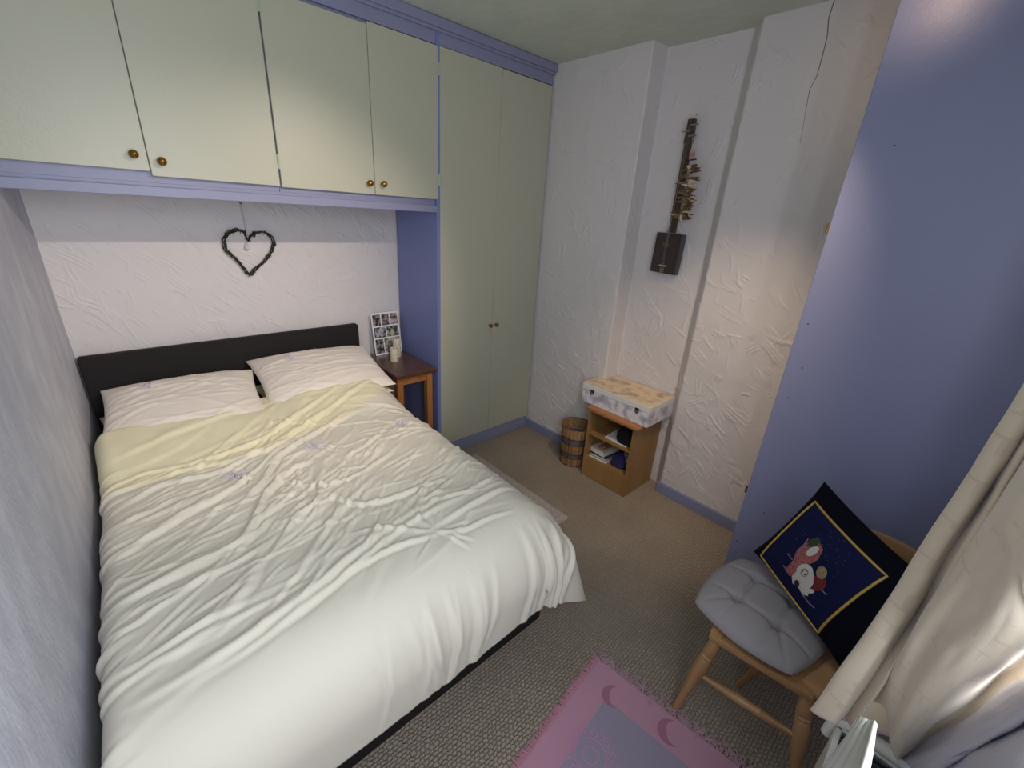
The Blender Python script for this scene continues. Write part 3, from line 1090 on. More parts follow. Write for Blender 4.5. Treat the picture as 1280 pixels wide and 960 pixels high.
# ================================================================== NIGHTSTAND and what stands on it
NZ = 0.64
ns = thing('nightstand', 'small wooden nightstand with dark red top and orange brown legs beside the bed', 'table', (1.2, 2.27, 0))
MB().box(1.062, 1.328, 2.045, 2.480, NZ - 0.026, NZ, 0.006, 3).build('tabletop', 'walnut', ns, smooth=True, label='dark glossy wooden tabletop')
ap = MB()
ap.box(1.092, 1.300, 2.078, 2.094, NZ - 0.078, NZ - 0.026)
ap.box(1.092, 1.300, 2.432, 2.448, NZ - 0.078, NZ - 0.026)
ap.box(1.085, 1.100, 2.085, 2.440, NZ - 0.078, NZ - 0.026)
ap.box(1.292, 1.307, 2.085, 2.440, NZ - 0.078, NZ - 0.026)
ap.build('apron', 'stand_leg', ns)
for lx in (1.098, 1.292):
    for ly in (2.088, 2.436):
        g = MB()
        a = 0.019; b_ = 0.0155
        ox = 0.012 if lx > 1.2 else -0.012
        vs = [(lx + sx * b_ + 0.4 * ox, ly + sy * b_, 0.002) for sx, sy in ((-1, -1), (1, -1), (1, 1), (-1, 1))] + \
             [(lx + sx * a, ly + sy * a, NZ - 0.027) for sx, sy in ((-1, -1), (1, -1), (1, 1), (-1, 1))]
        g.add(vs, [(3, 2, 1, 0), (4, 5, 6, 7), (0, 1, 5, 4), (1, 2, 6, 5), (2, 3, 7, 6), (3, 0, 4, 7)])
        g.build('leg', 'stand_leg', ns)
finish(ns)


def candle(x, y, r, h, label):
    t = thing('candle', label, 'candle', (x, y, NZ), group=None)
    MB().lathe([(r * 0.97, 0.0005), (r, 0.003), (r, h - 0.004), (r * 0.93, h), (r * 0.8, h - 0.004), (r * 0.4, h - 0.006), (0, h - 0.006)], 24).build('wax', 'candle', t, smooth=True)
    MB().tube([(0, 0, h - 0.007), (0.001, 0, h + 0.006)], 0.0012, 6).build('wick', 'wick', t)


candle(1.178, 2.285, 0.026, 0.083, 'short ivory pillar candle at the front of the nightstand')
candle(1.235, 2.355, 0.024, 0.118, 'tall ivory pillar candle behind the shorter one on the nightstand')

# photo card leaning against the wall
pc_b = at(471, 441, 2, NZ); pc_a = Vector((1.128, 2.44, NZ + 0.001))
card = thing('photo_card', 'white card printed with a grid of small photos leaning on wall behind candles', 'photo', (1.128, 2.425, NZ + 0.001))
card.rotation_euler = (rd(-9), 0, rd(2))
CW, CH = 0.185, 0.262
MB().box(0, CW, -0.0015, 0.0015, 0.0, CH).build('card', 'white', card)
pm = [mat('photo_print_%s' % n, c1, 0.35, color2=c2, nscale=42, ndetail=5, contrast=(0.44, 0.6)) for n, c1, c2 in
      (('dark', (42, 38, 42), (150, 140, 138)), ('warm', (66, 52, 50), (180, 168, 162)), ('rose', (96, 60, 62), (186, 176, 176)), ('grey', (64, 66, 74), (180, 182, 188)), ('green', (50, 62, 54), (186, 176, 160)))]
rows = [(0.182, 0.252, [(0.008, 0.060), (0.066, 0.118), (0.124, 0.177)]), (0.108, 0.174, [(0.008, 0.088), (0.094, 0.177)]), (0.010, 0.100, [(0.008, 0.062), (0.068, 0.120), (0.126, 0.177)])]
k = 0
for z0, z1, cs in rows:
    for a, b_ in cs:
        MB().box(a, b_, -0.0026, -0.0014, z0, z1).build('photo', pm[k % 5], card)
        k += 1

# ================================================================== HEART WREATH
hw = thing('heart_wreath', 'dark twig heart wreath hanging from ribbon above the bed', 'wreath', (0.55, YF + 0.06, 1.36))
HY = YH - 0.014
hc = [(298, 0)]
hpx = [(310, 301), (306, 291), (296, 287), (284, 291), (279, 300), (282, 312), (290, 320), (300, 329), (309, 341), (313, 343), (319, 336), (330, 327), (338, 318), (343, 306), (340, 297), (331, 291), (320, 291), (313, 296), (310, 301)]
hp = [at(u, v, 1, HY) for u, v in hpx]
# resample smooth
arr = np.array([[p.x, p.y, p.z] for p in hp])
t = np.linspace(0, len(arr) - 1, 140)
hr = np.stack([np.interp(t, np.arange(len(arr)), arr[:, k]) for k in range(3)], -1)
for strand in range(5):
    m = MB()
    off = np.cumsum(rng.normal(0, 0.0012, hr.shape), 0)
    off -= np.linspace(0, 1, len(hr))[:, None] * off[-1][None]
    q = hr + np.clip(off, -0.006, 0.006) + rng.normal(0, 0.0007, hr.shape)
    m.tube([tuple(p) for p in q], [0.0021 + 0.0006 * math.sin(i * 0.7 + strand) for i in range(len(q))], 6)
    m.build('twig', 'twig', hw, smooth=True)
m = MB()
for k in range(330):
    i = rng.integers(0, len(hr))
    c0 = Vector(hr[i])
    d_ = Vector(rng.normal(0, 1, 3)); d_.y *= 0.5; d_.normalize()
    L = rng.uniform(0.007, 0.017)
    e = c0 + d_ * L
    s_ = d_.orthogonal().normalized() * 0.0028
    m.add([c0, (c0 + e) / 2 + s_, e, (c0 + e) / 2 - s_, (c0 + e) / 2 + d_.cross(s_) * 0.5], [(0, 1, 4), (1, 2, 4), (2, 3, 4), (3, 0, 4), (0, 3, 2, 1)])
lv = m.build('leaf_cluster', 'twig', hw); lv['kind'] = 'stuff'
notch = at(310, 300, 1, HY); hook = at(300, 254, 1, HY)
hook = Vector((hook.x, HY, hook.z - 0.004))
MB().tube([hook, hook + (notch - hook) * 0.5 + Vector((0.001, 0, 0)), notch], 0.0026, 6).build('ribbon', 'string', hw, label='thin silver hanging ribbon')
MB().tube([hook + Vector((0, 0.01, 0.012)), hook + Vector((0, 0, 0.006)), hook + Vector((0.004, 0, 0)), hook + Vector((0.006, 0, 0.006))], 0.0018, 6).build('hook', 'gap', hw)
dp = at(309, 309, 1, HY)
MB().tube([notch, dp + Vector((0, 0, 0.008))], 0.0008, 5).build('thread', 'string', hw)
crys = mat('cut_crystal', (235, 238, 242), 0.08, metal=0.35)
MB().lathe([(0, 0.020), (0.005, 0.014), (0.0115, 0.0), (0.011, -0.007), (0.006, -0.013), (0, -0.016)], 8, Matrix.Translation(dp)).build('crystal_drop', crys, hw, label='clear faceted crystal drop')
finish(hw)

# ================================================================== WALL INSTRUMENT
IX = RX2 - 0.030
g1 = at(822, 289, 0, IX); g2 = at(857, 292, 0, IX); g3 = at(848, 345, 0, IX); g4 = at(814, 340, 0, IX)
ctr = (g1 + g2 + g3 + g4) / 4
inst = thing('wall_instrument', 'dark cigar box style stringed instrument hanging on the right wall recess', 'instrument', (RX2, ctr.y, ctr.z))
BW, BH = 0.150, 0.205
rollM = Matrix.Translation(ctr) @ Matrix.Rotation(rd(1.5), 4, 'X')
# local frame: x out of wall (-x world), y along world y, z up
body = MB().box(-0.022, 0.020, -BW / 2, BW / 2, -BH / 2, BH / 2, 0.003, 2, rollM).build('body', 'black_wood', inst, label='flat dark rectangular wooden box body')
MB().box(-0.025, -0.021, -0.060, 0.060, -0.086, 0.086, 0.0015, 1, rollM).build('front_panel', mat('reddish_inset', (42, 20, 19), 0.3, coat=0.4), body)
MB().box(-0.028, -0.024, -0.012, 0.028, 0.032, 0.056, 0.001, 1, rollM).build('sound_plate', mat('olive_brass_plate', (92, 76, 40), 0.4, metal=0.4), body)
MB().box(-0.031, -0.024, -0.022, 0.022, -0.066, -0.060, 0.001, 1, rollM).build('bridge', 'pod_pale', body)
MB().box(-0.030, -0.024, -0.012, 0.012, -0.098, -0.074, 0.001, 1, rollM).build('tailpiece', mat('tarnished_tailpiece', (120, 108, 80), 0.35, metal=0.6), body)
MB().lathe([(0, -0.004), (0.006, -0.003), (0.007, 0.003), (0, 0.006)], 12, rollM @ Matrix.Translation((-0.024, 0.0, -BH / 2 - 0.004))).build('end_pin', 'pod_pale', body, smooth=True)
n0 = at(840, 291, 0, IX - 0.01); n1 = at(866, 149, 0, IX - 0.01)
dirn = (n1 - n0)
nm = MB()
side = Vector((0, 1, 0)) - dirn.normalized() * dirn.normalized().y
side.normalize()
for a, b_, w0, w1, t0 in ((0.0, 0.82, 0.017, 0.015, 0.010), (0.80, 1.0, 0.019, 0.016, 0.013)):
    pa = n0 + dirn * a; pb = n0 + dirn * b_
    ox = Vector((t0, 0, 0))
    vs = [pa - side * w0 - ox, pa + side * w0 - ox, pa + side * w0 + ox, pa - side * w0 + ox, pb - side * w1 - ox, pb + side * w1 - ox, pb + side * w1 + ox, pb - side * w1 + ox]
    nm.add(vs, [(0, 1, 2, 3), (7, 6, 5, 4), (0, 4, 5, 1), (1, 5, 6, 2), (2, 6, 7, 3), (3, 7, 4, 0)])
neck = nm.build('neck', 'neck', inst, label='long dark wooden neck')
for k, t_ in enumerate((0.86, 0.90, 0.95)):
    q = n0 + dirn * t_
    sg = 1 if k % 2 else -1
    MB().tube([q + Vector((-0.012, 0, 0)), q + side * sg * 0.034 + Vector((-0.012, 0, 0))], 0.0035, 8).lathe([(0, -0.004), (0.006, 0), (0, 0.004)], 8, Matrix.Translation(q + side * sg * 0.036 + Vector((-0.012, 0, 0)))).build('tuning_peg', 'chrome', neck)
for k in range(3):
    o_ = side * (k - 1) * 0.008 + Vector((-0.020, 0, 0))
    MB().tube([n0 + dirn * 0.93 + o_ + Vector((0.006, 0, 0)), rollM @ Vector((-0.0325, -(k - 1) * 0.007, -0.062)), rollM @ Vector((-0.030, -(k - 1) * 0.006, -0.090))], 0.0006, 4).build('string', 'chrome', inst)
finish(inst)
nail = MB().tube([at(871, 143, 0, RX2 + 0.01), at(871, 143, 0, IX - 0.02)], 0.0025, 8).build('wall_nail', 'gap')
tag(nail, 'small dark nail in the wall above the instrument head', 'nail')
# curly loose string ends at the head
m = MB()
for k in range(5):
    a0 = n0 + dirn * 0.9
    pts = [a0 + Vector((-0.015, 0.0, 0.0))]
    ang = rng.uniform(-1.2, 1.2)
    for i in range(6):
        pts.append(pts[-1] + Vector((-0.002, -math.sin(ang) * 0.012 if k % 2 else math.sin(ang) * 0.012, math.cos(ang) * 0.012)))
        ang += rng.normal(0, 0.5)
    m.tube(pts, 0.0005, 4)
m.build('loose_string', 'chrome', inst).matrix_parent_inverse = Matrix.Translation(inst.location).inverted()

# garland of dried pods hanging beside the neck
gar = thing('pod_garland', 'garland of golden dried pods hanging over the instrument neck', 'garland', tuple(at(860, 230, 0, IX - 0.03)))
cord_pts = [at(866, 172, 0, IX - 0.022), at(866, 190, 0, IX - 0.03), at(862, 215, 0, IX - 0.032), at(858, 240, 0, IX - 0.032), at(854, 262, 0, IX - 0.03), at(851, 276, 0, IX - 0.03)]
MB().tube(cord_pts, 0.0015, 6).build('cord', 'string', gar)
cp = np.array([list(p) for p in cord_pts])
for k in range(58):
    t_ = 1.7 + 3.2 * k / 58
    c0 = Vector([np.interp(t_, range(6), cp[:, j]) for j in range(3)])
    a = rng.uniform(-0.35, 0.30)
    outy = -1 if rng.uniform() < 0.74 else 0.9
    L = rng.uniform(0.034, 0.062) if outy > 0 else rng.uniform(0.045, 0.078)
    d_ = Vector((-rng.uniform(0.1, 0.5), outy * rng.uniform(0.6, 1.0), a)).normalized()
    e = c0 + d_ * L
    mm = MB().tube([c0, c0 + d_ * L * 0.3 + Vector((0, 0, 0.002)), c0 + d_ * L * 0.7 + Vector((0, 0, 0.001)), e], [0.003, 0.0066, 0.0056, 0.0008], 7)
    mm.build('pod', 'pod' if rng.uniform() < 0.85 else 'pod_pale', gar, smooth=True)
# patterned cloth scrap at top, pale tassel at the foot
c0 = at(864, 192, 0, IX - 0.032)
MB().tube([c0 + Vector((0, 0, 0.025)), c0 + Vector((0, -0.004, 0.01)), c0 + Vector((0, -0.006, -0.015)), c0 + Vector((0, -0.006, -0.03))], [0.004, 0.011, 0.014, 0.010], 10).build('cloth_scrap', 'red_cloth', gar, smooth=True, label='faded red and cream cloth scrap')
c1 = at(865, 200, 0, IX - 0.034)
MB().tube([c1 + Vector((0, 0.022, -0.002)), c1 + Vector((-0.008, 0, 0)), c1 + Vector((0, -0.022, 0.003))], 0.003, 8).build('binding', 'purple', gar)
c2 = at(862, 209, 0, IX - 0.034)
MB().tube([c2 + Vector((0, 0.012, 0.004)), c2, c2 + Vector((0, -0.014, -0.004))], [0.006, 0.011, 0.004], 8).build('shell', 'pod_pale', gar, smooth=True)
c3 = at(851, 273, 0, IX - 0.032)
MB().tube([c3 + Vector((0, 0.004, 0.016)), c3, c3 + Vector((0, -0.008, -0.014))], [0.007, 0.008, 0.003], 8).build('tassel', 'pod_pale', gar, smooth=True, label='pale tassel at the foot')
finish(gar)

# ================================================================== OPEN CABINET, BOX, BASKET
CX0, CX1, CY0, CY1, CZ = 1.966, 2.262, 1.048, 1.368, 0.470
cab = thing('open_cabinet', 'small open oak cabinet with two shelves under the printed box', 'cabinet', (2.09, 1.22, 0))
MB().box(CX0, CX1, CY0, CY0 + 0.016, 0.002, CZ - 0.024, 0.001, 1).build('side_panel', 'oak', cab)
MB().box(CX0, CX1, CY1 - 0.016, CY1, 0.002, CZ - 0.024, 0.001, 1).build('side_panel', 'oak', cab)
MB().box(CX0 - 0.012, CX1, CY0 - 0.018, CY1 + 0.018, CZ - 0.024, CZ, 0.008, 3).build('top', 'oak_top', cab, smooth=True, label='orange oak top with rounded edge')
MB().box(CX1 - 0.008, CX1 - 0.002, CY0 + 0.016, CY1 - 0.016, 0.01, CZ - 0.024).build('back_panel', 'oak', cab)
MB().box(CX0 + 0.004, CX1 - 0.008, CY0 + 0.016, CY1 - 0.016, 0.128, 0.142).build('shelf', 'oak', cab)
MB().box(CX0 + 0.004, CX1 - 0.008, CY0 + 0.016, CY1 - 0.016, 0.292, 0.306).build('shelf', 'oak', cab)
MB().box(CX0 + 0.002, CX0 + 0.016, CY0 + 0.016, CY1 - 0.016, 0.004, 0.128).build('front_board', 'oak', cab)
finish(cab)

# printed box
bx = thing('storage_box', 'white storage case with lilac and tan printed paper on the oak cabinet', 'box', (2.17, 1.25, CZ))
BX_0, BX_1, BY_0, BY_1, BZ0, BZ1 = 1.998, 2.268, 1.003, 1.462, CZ + 0.001, CZ + 0.122
BX_0 = 1.998
MB().box(BX_0, BX_1, BY_0, BY_1, BZ0, BZ0 + 0.084, 0.002, 1).build('body', 'box_side', bx, label='lilac printed lower part')
lid = MB().box(BX_0 - 0.001, BX_1, BY_0 - 0.001, BY_1 + 0.001, BZ0 + 0.086, BZ1, 0.002, 1).build('lid', 'paper', bx)
MB().box(BX_0 + 0.001, BX_1 - 0.002, BY_0 + 0.001, BY_1 - 0.001, BZ1 - 0.001, BZ1 + 0.0012).build('lid_cover', 'box_top', lid, label='tan printed lid top')
for yy in (BY_0 + 0.075, BY_1 - 0.075):
    l_ = MB().box(BX_0 - 0.006, BX_0 - 0.001, yy - 0.012, yy + 0.012, BZ0 + 0.070, BZ0 + 0.094, 0.001, 1).build('latch', 'wire', bx, label='small dark metal latch')
    MB().box(BX_0 - 0.010, BX_0 - 0.005, yy - 0.007, yy + 0.007, BZ0 + 0.064, BZ0 + 0.084, 0.002, 2).build('catch', 'chrome', l_)
finish(bx)

# contents of the cabinet
def sheet(name, pts, z0, z1, m, label, cat):
    o = MB().prism(pts, z0, z1).build(name, m)
    return tag(o, label, cat)


sheet('paper_sheet', [(1.985, 1.10), (1.990, 1.250), (2.16, 1.262), (2.16, 1.10)], 0.3075, 0.312, 'paper', 'white papers lying on the upper shelf of the oak cabinet', 'paper')
# black folded cloth, lumpy
def lump(name, cx, cy, z, sx, sy, sz, m, label, cat, seed):
    r = np.random.default_rng(seed)
    nu, nv = 28, 14
    P = np.zeros((nu, nv, 3))
    ph = r.uniform(0, 6.28, 6)
    for i in range(nu):
        for j in range(nv):
            a = 2 * math.pi * i / nu
            b = math.pi / 2 * j / (nv - 1)
            rr = 1 + 0.12 * math.sin(3 * a + ph[0]) + 0.08 * math.sin(5 * a + ph[1] + b)
            sq = (abs(math.cos(a)) ** 4 + abs(math.sin(a)) ** 4) ** -0.25
            P[i, j] = (cx + sx * sq * rr * abs(math.cos(b)) ** 0.6 * math.cos(a), cy + sy * sq * rr * abs(math.cos(b)) ** 0.6 * math.sin(a),
                       z + sz * math.sin(b) * (1 + 0.2 * math.sin(4 * a + ph[2]) * math.cos(b)))
    o = grid_object(name, P, m, closed_u=True)
    return tag(o, label, cat)


lump('folded_cloth', 2.080, 1.142, 0.3125, 0.085, 0.062, 0.075, 'black_cloth', 'crumpled black cloth lying on the papers in the upper shelf', 'cloth', 1)
MBs = MB().box(-0.085, 0.085, -0.060, 0.060, 0, 0.006, 0.001, 1)
o = MBs.build('magazine', 'paper'); o.location = (2.065, 1.278, 0.1422); o.rotation_euler = (0, 0, rd(4))
tag(o, 'thin white magazine at the bottom of the pile on the lower shelf', 'magazine')


def book(name, loc, rz, w, l, h, cover, label, art=None, page='paper'):
    t_ = thing(name, label, 'book', loc, (0, 0, rz))
    MB().box(-w / 2, w / 2, -l / 2, l / 2, h - 0.0015, h, 0.0005, 1).box(-w / 2, w / 2, -l / 2, l / 2, 0, 0.0015).box(-w / 2, w / 2, l / 2 - 0.0015, l / 2, 0, h).build('cover', cover, t_)
    MB().box(-w / 2 + 0.003, w / 2 - 0.003, -l / 2 + 0.003, l / 2 - 0.002, 0.0016, h - 0.0016).build('pages', page, t_)
    if art: MB().box(-w / 2 + 0.02, w / 2 - 0.03, -l / 2 + 0.02, l / 2 - 0.02, h, h + 0.0006).build('cover_art', art, t_)


book('book', (2.072, 1.282, 0.1492), rd(3), 0.165, 0.115, 0.016, 'book_black', 'black covered book in the middle of the pile on the lower shelf')
book('book', (2.080, 1.290, 0.1655), rd(-6), 0.155, 0.105, 0.032, 'book_cream', 'thick cream paperback with brown cover picture topping the lower shelf pile', art='book_art')
lump('cloth_bag', 2.06, 1.145, 0.1425, 0.058, 0.052, 0.075, 'purple', 'dark purple cloth bundle beside the books on the lower shelf', 'cloth', 4)
lump('cloth_scarf', 2.075, 1.125, 0.185, 0.035, 0.030, 0.045, 'motif_pale', 'small pale patterned scarf piled on the purple cloth bundle', 'cloth', 6)

# slatted waste basket
bk = thing('waste_basket', 'round waste basket of three bamboo slat bands beside the oak cabinet', 'basket', (2.055, 1.497, 0))
BR = 0.098
BAX, BAY = 2.040, 1.500
BM = Matrix.Translation((BAX, BAY, 0))
for z0, z1 in ((0.004, 0.062), (0.095, 0.160), (0.205, 0.275)):
    f0 = 0.86 + 0.14 * z0 / 0.275; f1 = 0.86 + 0.14 * z1 / 0.275
    bandm = MB()
    n = 26
    for k in range(n):
        a0 = 2 * math.pi * k / n; a1 = 2 * math.pi * (k + 0.94) / n
        rr = [BR * f0, BR * f1]
        vs = []
        for a in (a0, a1):
            for ro in (0.0, -0.004):
                for zz, r0 in ((z0, rr[0]), (z1, rr[1])):
                    vs.append(((r0 + ro) * math.cos(a), (r0 + ro) * math.sin(a), zz))
        bandm.add(vs, [(0, 1, 5, 4), (2, 6, 7, 3), (0, 4, 6, 2), (1, 3, 7, 5), (0, 2, 3, 1), (4, 5, 7, 6)], BM)
    ob = bandm.build('slat_band', 'slat', bk)
    for zz, r0 in ((z0, BR * f0), (z1, BR * f1)):
        MB().tube([(r0 * math.cos(2 * math.pi * k / 32) * 1.01, r0 * math.sin(2 * math.pi * k / 32) * 1.01, zz) for k in range(33)], 0.0022, 5, M=BM).build('hoop', 'wire', bk)
for k in range(8):
    a = 2 * math.pi * (k + 0.3) / 8
    MB().tube([(BR * 0.855 * math.cos(a), BR * 0.855 * math.sin(a), 0.004), (BR * 0.99 * math.cos(a), BR * 0.99 * math.sin(a), 0.276)], 0.002, 5, M=BM).build('upright', 'wire', bk)
MB().lathe([(0, 0.004), (BR * 0.83, 0.004), (BR * 0.83, 0.008), (0, 0.008)], 24, BM).build('bottom', 'slat_dark', bk)
MB().lathe([(BR * 0.80, 0.012), (BR * 0.90, 0.20), (BR * 0.885, 0.20), (BR * 0.79, 0.012), (0, 0.011)], 24, BM).build('liner', 'liner', bk, smooth=True, label='grey plastic liner')
finish(bk)

# ================================================================== RUGS
# grey bedside rug, a real pile edge
ys_ = np.linspace(1.13, 1.95, 120); xs_ = np.linspace(1.04, 1.572, 80)
Xr, Yr = np.meshgrid(xs_, ys_, indexing='ij')
e = np.minimum(np.minimum(Xr - 1.04, 1.572 - Xr), np.minimum(Yr - 1.13, 1.95 - Yr))
Zr = 0.001 + 0.013 * np.clip(e / 0.012, 0, 1) ** 0.5 + rng.normal(0, 0.0013, Xr.shape) * (e > 0.003)
# rounded corner
o = grid_object('bedside_rug', np.stack([Xr, Yr, Zr], -1), 'rug_grey', back=0.0)
tag(o, 'pale grey fluffy bedside rug lying half under the duvet edge', 'rug')

# fringed pink rug
c0 = at(748, 822, 2, 0); cA = at(640, 962, 2, 0); cB = at(928, 960, 2, 0)
ex = (cB - c0).normalized()                     # along the long-fringe edge
ey = (cA - c0); ey -= ey.dot(ex) * ex; ey.normalize()
LX, LY = 0.60, 0.95
rug = thing('fringed_rug', 'pink and lilac woven rug with sun and moon motifs and a fringe', 'rug', (c0.x, c0.y, 0))


def rp(a, b, z=0.006): return c0 + ex * a + ey * b + Vector((0, 0, z))


def quad_slab(m, a0, a1, b0, b1, z0, z1, na=20, nb=20, parent=rug, name='panel', label=None):
    A, B = np.meshgrid(np.linspace(a0, a1, na), np.linspace(b0, b1, nb), indexing='ij')
    P_ = np.zeros(A.shape + (3,))
    for k in range(3):
        P_[..., k] = c0[k] + ex[k] * A + ey[k] * B
    P_[..., 2] = z1 + 0.0008 * np.sin(A * 22) * np.sin(B * 17 + 1)
    o = grid_object(name, P_, m, parent)
    if label: o['label'] = label
    return o


quad_slab('pink', 0.0, LX, 0.012, LY, 0.001, 0.006, name='woven_ground', label='pink woven border')
quad_slab('pink_red', 0.0, LX, 0.0, 0.0, 0.001, 0.006) if False else None
quad_slab('rug_blue', 0.095, LX - 0.08, 0.115, LY - 0.08, 0.004, 0.0072, name='woven_field', label='lilac grey woven centre')
q1 = at(725, 871, 2, 0.006) - c0


def local(u, v):
    p_ = at(u, v, 2, 0.006) - c0
    return p_.dot(ex), p_.dot(ey)


def crescent(ca, cb, r, rot):
    pts = []
    n = 18
    for k in range(n + 1):
        a = math.pi * (-0.62 + 1.24 * k / n)
        pts.append((r * math.cos(a), r * math.sin(a)))
    for k in range(n - 1, 0, -1):
        a = math.pi * (-0.62 + 1.24 * k / n)
        x_, y_ = r * math.cos(a), r * math.sin(a)
        th = math.cos((k / n - 0.5) * math.pi) * 0.72 * r
        pts.append((x_ - th * math.cos(a), y_ - th * math.sin(a)))
    out = []
    for x_, y_ in pts:
        X_ = x_ * math.cos(rot) - y_ * math.sin(rot); Y_ = x_ * math.sin(rot) + y_ * math.cos(rot)
        p_ = c0 + ex * (ca + X_) + ey * (cb + Y_)
        out.append((p_.x, p_.y))
    # strip faces
    m = MB()
    n2 = n + 1
    top = [(x_, y_, 0.0082) for x_, y_ in out]
    fs = []
    outer = list(range(n2)); inner = list(range(len(out) - 1, n2 - 1, -1))
    inner = [outer[0]] + inner + [outer[-1]]
    for i in range(n):
        a_, b_, c_, d_ = outer[i], outer[i + 1], inner[i + 1], inner[i]
        f = []
        for z in (a_, b_, c_, d_):
            if z not in f: f.append(z)
        fs.append(tuple(f))
    m.add(top, fs)
    return m


for (u, v, r) in ((766, 871, 0.038), (838, 916, 0.041)):
    a_, b_ = local(u, v)
    crescent(a_, b_, r, rd(153)).build('moon_motif', 'moon', rug, label='mauve woven crescent moon')
a_, b_ = local(738, 945)
sm = MB()
for ring, r0, r1 in ((0, 0.046, 0.051), (1, 0.022, 0.026)):
    n = 24
    vs = [];
    for k in range(n):
        t_ = 2 * math.pi * k / n
        for r_ in (r0, r1):
            p_ = rp(a_ + r_ * math.cos(t_), b_ + r_ * math.sin(t_), 0.0084); vs.append(p_)
    sm.add(vs, [(2 * k, 2 * k + 1, (2 * k + 3) % (2 * n), (2 * k + 2) % (2 * n)) for k in range(n)])
for k in range(20):
    t_ = 2 * math.pi * k / 20
    prev = None
    vs = []
    for i in range(6):
        rr = 0.055 + 0.045 * i / 5 * (1.0 if k % 2 else 0.75)
        tt = t_ + 0.16 * math.sin(i * 1.3)
        w = 0.0045 * (1 - i / 5.5)
        cx_, cy_ = a_ + rr * math.cos(tt), b_ + rr * math.sin(tt)
        vs.append(rp(cx_ - w * math.sin(tt), cy_ + w * math.cos(tt), 0.0084)); vs.append(rp(cx_ + w * math.sin(tt), cy_ - w * math.cos(tt), 0.0084))
    sm.add(vs, [(2 * i, 2 * i + 1, 2 * i + 3, 2 * i + 2) for i in range(5)])
sm.build('sun_motif', 'sun', rug, label='pale pink woven sun with wavy rays')
a_, b_ = local(800, 958)
sm2 = MB()
for k in range(14):
    t_ = 2 * math.pi * k / 14
    vs = [rp(a_ + 0.05 + 0.02 * math.cos(t_ + d_), b_ + 0.05 + 0.02 * math.sin(t_ + d_), 0.0084) for d_ in (-0.1, 0.1)] + [rp(a_ + 0.05 + 0.045 * math.cos(t_), b_ + 0.05 + 0.045 * math.sin(t_), 0.0084)]
    sm2.add(vs, [(0, 1, 2)])
sm2.build('sun_motif', 'sun', rug)
# hem cords
MB().tube([rp(0.006, 0.012, 0.007), rp(0.006, LY, 0.007)], 0.0035, 6).build('hem_cord', 'pink_red', rug)
MB().tube([rp(0.0, 0.014, 0.007), rp(LX, 0.014, 0.007)], 0.003, 6).build('hem_cord', 'pink', rug)
# long fringe on the chair side, short frayed edge facing the room
fringe = MB()
for k in range(150):
    a = 0.004 + (LX - 0.01) * k / 150 + rng.normal(0, 0.0015)
    L = rng.uniform(0.030, 0.055)
    pts = [rp(a, 0.012, 0.006)]
    da = rng.normal(0, 0.35)
    x_, y_ = a, 0.012
    for i in range(5):
        x_ += math.sin(da) * L / 5; y_ -= math.cos(da) * L / 5
        da += rng.normal(0, 0.55)
        pts.append(rp(x_, y_, 0.004 + 0.004 * abs(math.sin(i * 1.7 + k))))
    fringe.tube(pts, [0.0026, 0.0024, 0.0024, 0.0022, 0.0022, 0.0030], 5)
fo = fringe.build('long_fringe', 'fringe', rug, smooth=True, label='long mauve cotton fringe'); fo['kind'] = 'stuff'
fringe = MB()
for k in range(260):
    b = 0.012 + (LY - 0.02) * k / 260
    L = rng.uniform(0.014, 0.022)
    s_ = rng.normal(0, 0.004)
    fringe.tube([rp(0.004, b, 0.006), rp(-L * 0.5, b + s_, 0.006), rp(-L, b + 1.6 * s_, 0.003)], [0.0024, 0.0022, 0.0016], 4)
fo = fringe.build('short_fringe', 'pink_red', rug, label='short rose frayed edge'); fo['kind'] = 'stuff'
finish(rug)

# ================================================================== CHAIR
SZ = 0.335
ch = thing('chair', 'low honey pine chair with turned legs beside the curtain', 'chair', (1.30, 0.08, 0))
FL_ = at(896, 797, 2, SZ - 0.012); FR_ = at(1012, 868, 2, SZ - 0.012)
bl = Vector((1.455, 0.235, 0)); br_ = Vector((1.455, -0.115, 0))
# seat: front rail, two side rails, back rail, inset panel


def beam(a, b, w, t, z0, z1, bevel=0.006):
    a = Vector((a[0], a[1], 0)); b = Vector((b[0], b[1], 0))
    d_ = (b - a); L = d_.length
    ang = math.atan2(d_.y, d_.x)
    return MB().box(0, L, -w, t, z0, z1, bevel, 2, Matrix.Translation(a) @ Matrix.Rotation(ang, 4, 'Z'))


fl2 = Vector((FL_.x - 0.012, FL_.y + 0.020)); fr2 = Vector((FR_.x - 0.010, FR_.y - 0.012))
beam(fl2, fr2, 0.0, 0.032, SZ - 0.030, SZ - 0.004).build('seat_rail', 'pine_y', ch, smooth=True)
beam(fr2 + Vector((0.008, -0.004)), (br_.x, br_.y), 0.004, 0.048, SZ - 0.020, SZ + 0.014, 0.009).build('seat_rail', 'pine', ch, smooth=True)
beam((bl.x, bl.y), fl2 + Vector((0.008, 0.0)), 0.004, 0.036, SZ - 0.024, SZ + 0.006, 0.009).build('seat_rail', 'pine', ch, smooth=True)
beam((br_.x, br_.y), (bl.x, bl.y), 0.0, 0.034, SZ - 0.026, SZ + 0.008, 0.008).build('seat_rail', 'pine_y', ch, smooth=True)
MB().prism([(fl2.x + 0.02, fl2.y - 0.02), (bl.x - 0.02, bl.y - 0.02), (br_.x - 0.02, br_.y + 0.02), (fr2.x + 0.02, fr2.y + 0.02)][::-1], SZ - 0.018, SZ - 0.003).build('seat', 'pine_y', ch)


